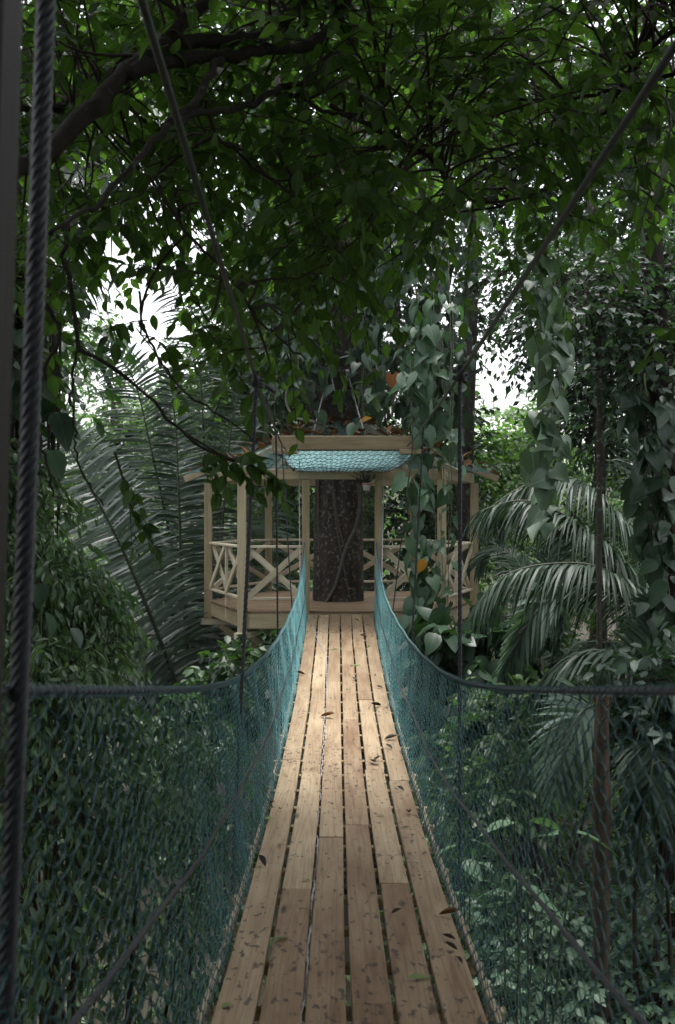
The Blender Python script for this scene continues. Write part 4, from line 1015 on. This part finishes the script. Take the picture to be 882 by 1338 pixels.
shrub('large-leaved dark shrub under the right corner of the platform', G(610, 12.4), [cl(600, 850, 12.6, .45, .45, .5, 46), cl(640, 860, 12.6, .4, .4, .4, 40), cl(590, 910, 12.2, .5, .5, .45, 44), cl(660, 930, 12., .45, .4, .4, 40)], .3, 116, M_CLIMB, BROAD, L=.5, K=5, droop=.5, hang=.9)
shrub('bluish shrub with drooping leaves at the right edge above the net', G(860, 7.5), [cl(850, 890, 8.6, .25, .35, .2, 34), cl(885, 950, 8.4, .3, .4, .3, 40), cl(860, 1000, 8.6, .2, .3, .25, 30), cl(870, 1080, 8.6, .3, .4, .3, 36)], .13, 117, M_TREEB, MIDL, L=.5, K=8, droop=.4, hang=.4)
shrub('bright green bush with light put into its leaf colour behind the palm fronds at right', G(740, 15), [cl(720, 880, 15, .8, .6, .5, 80), cl(780, 850, 16, .8, .6, .5, 80), cl(690, 800, 17, .8, .6, .5, 80), cl(800, 900, 14, .8, .6, .4, 70)], .12, 118, M_LIGHT, MIDL, L=.5, K=9, droop=.3, hang=.3)
shrub('dark bush seen through the right net, in front of the big frond', G(660, 10.5), [cl(640, 960, 10.6, .5, .5, .4, 60), cl(700, 960, 10.8, .5, .5, .4, 60), cl(620, 1040, 10., .5, .5, .4, 60)], .12, 119, M_UNDER, MIDL, L=.45, K=9, droop=.3, hang=.3)
shrub('leafy light green undergrowth bush at the bottom right corner behind the net', G(780, 8.6), [cl(680, 1230, 8.8, .5, .5, .3, 70), cl(760, 1240, 8.8, .5, .5, .3, 80), cl(840, 1220, 9., .5, .5, .3, 80), cl(720, 1310, 8.2, .5, .5, .3, 80), cl(810, 1310, 8.3, .5, .5, .3, 80), cl(870, 1290, 8.5, .5, .5, .3, 70)], .11, 161, M_AROID, MIDL, L=.4, K=8, droop=.3, hang=.15)
shrub('low leafy bush behind the right net beside the middle of the deck', G(620, 9.5), [cl(610, 1180, 9.4, .45, .5, .35, 70), cl(650, 1240, 9., .45, .5, .35, 70), cl(590, 1080, 10.5, .4, .5, .35, 60)], .11, 162, M_UNDER, MIDL, L=.4, K=8, droop=.3, hang=.15)
# broad leaves on stalks through the right net
def aroid(label, base, spec, size, seed, mat=None):
    r = rs(seed); root = tag(empty('broad_leaved_plant', tuple(base)), label, 'plant')
    for p, f, s in spec:
        p = A(p); gs, gl = Geo(), Geo()
        tube(gs, spline([A(base), (A(base) + p) / 2 + A([0, 0, .25]), p], 10), np.linspace(.012, .007, 10), 5)
        leaves(gl, BROAD, [p], A([f], dtype=float), A([[0, .12, 1.]]) + r.randn(1, 3) * .15, size * s * .8, r.rand())
        lf = gs.build('leaf_stalk', M_RACHIS, root); sub(lf, root); gl.build('leaf_blade', mat or M_AROID, lf)
aroid('plant with broad pale green leaves seen through the middle of the right net', G(690, 7.2), [(P(672, 1075, 7.3), (-1, -.1, -.05), .95), (P(690, 1072, 7.4), (.9, .3, -.12), 1.), (P(752, 1088, 7.1), (1, -.1, -.22), 1.15), (P(730, 1090, 7.3), (-.8, .5, -.05), .9)], .36, 121)
aroid('plant with one large pale leaf seen low through the right net', G(660, 6.6), [(P(682, 1160, 6.6), (1, -.1, -.38), 1.15), (P(660, 1165, 6.7), (-.9, .3, -.1), .8), (P(700, 1190, 6.9), (.7, .5, -.1), .8)], .36, 122)
aroid('plant with broad leaves right beside the deck, behind the right net', G(610, 8.5), [(P(600, 1105, 8.5), (-.9, -.1, -.1), .9), (P(615, 1098, 8.5), (.9, .1, -.2), 1.), (P(606, 1125, 8.4), (.6, -.6, -.3), .8)], .34, 123)
aroid('dark broad-leaved plant in the shade of the left shrubs', G(70, 5.9), [(P(52, 762, 5.6), (.1, -.4, -.9), .9), (P(62, 800, 5.5), (.5, -.5, -.8), 1.), (P(95, 820, 5.6), (.6, -.4, -.7), .8), (P(40, 790, 5.6), (-.5, -.5, -.8), .8)], .2, 124, M_CLIMB)
# ground cover nobody could count
r = rs(130); n = 5200
x = np.where(r.rand(n) < .55, 1.2 + r.rand(n) * 8, -9 + r.rand(n) * 18); y = 4. + r.rand(n) ** 1.2 * 24
z = gz(x, y) + .1 + .9 * r.rand(n) ** 2
gg = Geo(); sprays(gg, None, r, np.c_[x, y, z], np.c_[r.randn(n, 2), .9 + .3 * r.rand(n)], .35, 8, .12, MIDL, droop=.7, hang=.15, tilt=.35)
tag(gg.build('ground_cover', M_UNDER), 'low leafy undergrowth covering the forest floor beneath the bridge', 'undergrowth', kind='stuff')
r = rs(131); n = 1500; x = 2 + r.rand(n) * 9; y = 15 + r.rand(n) * 9; z = gz(x, y) + .2 + 1.3 * r.rand(n)
gg = Geo(); sprays(gg, None, r, np.c_[x, y, z], np.c_[r.randn(n, 2), .9 + .3 * r.rand(n)], .4, 8, .14, MIDL, droop=.7, hang=.15, tilt=.35)
tag(gg.build('bright_undergrowth', M_LIGHT), 'bright yellow-green undergrowth with light put into its colour beyond the right palms', 'undergrowth', kind='stuff')
# far wood
r = rs(132); n = 5200
x = (r.rand(n) - .5) * 90; y = 36 + r.rand(n) ** 1.3 * 70
h = 2 + 9.5 * r.rand(n) * (.55 + .45 * np.sin(x * .55 + np.sin(y * .3) * 2))
px_ = CX + F * x / y
top = np.interp(px_, [-200, 60, 130, 230, 320, 560, 620, 690, 760, 1100], [100, 330, 415, 420, 380, 380, 535, 540, 380, 200])
zmax = CAMZ + (CY - top) * y / F
z = np.minimum(gz(x, y) + h, zmax)
gg = Geo(); sprays(gg, None, r, np.c_[x, y, z], np.c_[r.randn(n, 2), .3 + .5 * r.randn(n)], 1.2, 9, .42, SIMPLE, droop=.3, hang=.3)
m = 70; tx = (r.rand(m) - .5) * 80; ty = 38 + r.rand(m) * 40; tz = gz(tx, ty)
tube(gg, np.stack([np.c_[tx, ty, tz], np.c_[tx + r.randn(m) * .3, ty, tz + 5]], 1), .16, 6, r=np.zeros(m))
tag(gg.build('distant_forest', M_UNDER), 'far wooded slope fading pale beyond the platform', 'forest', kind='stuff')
# trees round the walker, out of the picture; near crowns added to block light
for i, (x, y, s) in enumerate([(-6.5, 2, 1.), (6.5, 1.5, 1.), (-3.2, -4, 1.1), (3.6, -5, 1.), (-10, 12, 1.2), (10, 14, 1.2)]):
    b = A([x, y, -4.2]); r = rs(140 + i)
    lab = ['unseen tree added for shade left of the near end of the bridge', 'unseen tree added for shade right of the near end of the bridge', 'unseen tree added for shade behind the walker on the left', 'unseen tree added for shade behind the walker on the right', 'shade tree at far left beyond the left shrubs', 'shade tree at far right beyond the right palm'][i]
    cl_ = []
    for k in range(28):
        if i >= 4: cl_.append((b + A([r.randn() * 1.6, r.randn() * 1.6, 4.5 + 5.5 * r.rand()]), (1.6, 1.6, 1.), 80))
        elif k % 2: cl_.append((A([x * .45 + r.randn() * 1.2, -3.4 - 1.6 * r.rand() + min(y, 0) * .3, -1.5 + 6. * r.rand()]), (1.5, 1.3, 1.), 190))
        elif k % 4 == 2: cl_.append((A([x * .32 + r.randn() * 1.1, 1.5 + 3.6 * r.rand(), 8.2 + 1.2 * r.rand()]), (1.4, 1.4, .7), 120))  # leaf mass added above the view to darken the near deck
        else: cl_.append((A([x * .5 + r.randn() * 1.3, -2. + 3.5 * r.rand(), 6.2 + 1.6 * r.rand()]), (1.5, 1.5, .7), 170))
    tree('unseen_shade_tree', lab, b, [b, b + A([.2, 0, 4 * s]), b + A([0, .2, 8 * s])], [.25, .2, .1], cl_, .3, 140 + i, M_TREE)

# ------------------------------------------------------------------ fallen leaves on the boards
FL = [(419, 937, M_DEADF, .17, 'largest curled orange-brown leaf on the middle of the deck'), (442, 849, M_GREENF, .12, None), (470, 812, M_YELLOW, .10, 'yellow leaf lying near the far end of the deck'), (480, 833, M_DEADF, .13, None),
      (483, 846, M_GREENF, .15, None), (472, 870, M_GREENF, .14, None), (399, 882, M_DEADF, .14, None), (411, 806, M_GREENF, .10, None), (467, 890, M_DARKF, .10, None), (498, 923, M_DARKF, .16, None), (486, 929, M_GREENF, .09, None),
      (502, 967, M_DARKF, .13, None), (513, 980, M_DARKF, .10, None), (486, 996, M_DARKF, .13, None), (404, 1153, M_GREENF, .06, None), (360, 1232, M_GREENF, .09, 'slim green leaf near the gap between left boards, close to the walker'), (290, 1320, M_GREENF, .07, 'small green leaf on the leftmost board at the picture bottom'),
      (357, 1072, M_GREENF, .10, None), (347, 1135, M_DARKF, .12, None), (548, 1130, M_PALEF, .05, 'pale bleached leaf on the rightmost board'), (573, 1197, M_DEADF, .12, None), (596, 1230, M_DARKF, .07, None), (598, 1244, M_DARKF, .07, None),
      (533, 1281, M_GREENF, .10, 'long green leaf lying on the second board from the right, nearest the walker'), (511, 1196, M_DARKF, .06, None), (503, 1067, M_GREENF, .07, None), (536, 1062, M_DARKF, .11, None), (536, 1082, M_GREENF, .07, None), (488, 995, M_DEADF, .09, None),
      (455, 900, M_GREENF, .06, None), (500, 900, M_DARKF, .08, None), (415, 1004, M_GREENF, .05, None), (380, 1120, M_PALEF, .035, None), (365, 1058, M_DARKF, .05, None), (528, 1035, M_DARKF, .08, None), (604, 1262, M_DARKF, .05, None), (349, 1052, M_DEADF, .06, None)]
KIND = {M_DEADF.name: ('brown', 'curled brown fallen leaf on the bridge boards'), M_GREENF.name: ('green', 'small green fallen leaf on the bridge boards'), M_DARKF.name: ('black', 'blackened wet fallen leaf on the bridge boards'), M_PALEF.name: ('pale', 'tiny pale leaf scrap on the left boards')}
r = rs(150)
for px, py, mt, s, lab in FL:
    o = on_deck(px, py); a = r.rand() * 6.28; gg = Geo()
    o[2] += .008
    leaves(gg, CURLED if mt is not M_GREENF else OVATE, [o], A([[math.cos(a), math.sin(a) * .8, .05]]), A([[r.randn() * .2, r.randn() * .2, 1]]), s * .85, r.rand(), .5 + .5 * r.rand())
    lf = gg.build('fallen_leaf', mt, origin=o)
    if lab: tag(lf, lab, 'leaf')
    else: tag(lf, KIND[mt.name][1], 'leaf', KIND[mt.name][0] + ' leaves fallen on the bridge')

# ------------------------------------------------------------------ air
HAZE = .00035
v = A([(x, y, z) for x in (-130, 130) for y in (-60, 180) for z in (-9, 45)], float)
gg = Geo(); gg.add(v, None, [(0, 1, 3, 2), (4, 6, 7, 5), (0, 4, 5, 1), (2, 3, 7, 6), (0, 2, 6, 4), (1, 5, 7, 3)])
mh, nt, out, nd, ln = new_mat('haze'); pv = nd('VolumePrincipled'); pv.inputs['Density'].default_value = HAZE; pv.inputs['Color'].default_value = (.86, .93, .96, 1); pv.inputs['Anisotropy'].default_value = .2
ln(pv.outputs[0], out.inputs['Volume'])
tag(gg.build('haze', mh, smooth=False), kind='stuff')
# ------------------------------------------------------------------ camera, light, render
cam = bpy.data.cameras.new('camera'); co = bpy.data.objects.new('camera', cam); COL.objects.link(co)
co.location = (0, 0, CAMZ); co.rotation_euler = (math.radians(90), 0, 0)
cam.sensor_fit = 'VERTICAL'; cam.sensor_height = 36; cam.sensor_width = 36 * 882 / 1338; cam.lens = F / 1338 * 36
cam.clip_start = .05; cam.clip_end = 4000
cam.dof.use_dof = True; cam.dof.focus_distance = 12.5; cam.dof.aperture_fstop = 5.6
scn.camera = co

EL, AZ = math.radians(78), math.radians(8)        # a veiled sun, high and ahead of the walker
w = bpy.data.worlds.new('World'); scn.world = w; w.use_nodes = True
nt = w.node_tree; bg = nt.nodes['Background']
sky = nt.nodes.new('ShaderNodeTexSky'); sky.sky_type = 'NISHITA'; sky.sun_disc = False
sky.sun_elevation = EL; sky.sun_rotation = AZ; sky.dust_density = 4.; sky.air_density = 1.2; sky.altitude = 100
hs = nt.nodes.new('ShaderNodeHueSaturation'); hs.inputs['Saturation'].default_value = .22
nt.links.new(sky.outputs[0], hs.inputs['Color']); nt.links.new(hs.outputs[0], bg.inputs['Color'])
bg.inputs['Strength'].default_value = .15
sun = bpy.data.lights.new('sun', 'SUN'); so = bpy.data.objects.new('sun', sun); COL.objects.link(so)
sun.energy = 1.5; sun.angle = math.radians(35); sun.color = (1, .97, .93)
so.rotation_euler = (math.radians(90) - EL, 0, math.radians(180) - AZ)
so.location = (0, 10, 30)

scn.render.engine = 'CYCLES'
cy = scn.cycles
cy.max_bounces = 6; cy.diffuse_bounces = 3; cy.glossy_bounces = 2; cy.transmission_bounces = 3; cy.transparent_max_bounces = 4; cy.volume_bounces = 0; cy.volume_max_steps = 64
cy.use_adaptive_sampling = True; cy.adaptive_threshold = .02
cy.caustics_reflective = False; cy.caustics_refractive = False
cy.use_denoising = True
try: cy.denoiser = 'OPENIMAGEDENOISE'
except Exception: pass
cy.sample_clamp_indirect = 6.
vs = scn.view_settings
vs.view_transform = 'Standard'; vs.look = 'None'; vs.exposure = 1.6; vs.gamma = 1.0; vs.use_curve_mapping = False
for o in bpy.data.objects:
    if '_o' in o: del o['_o']
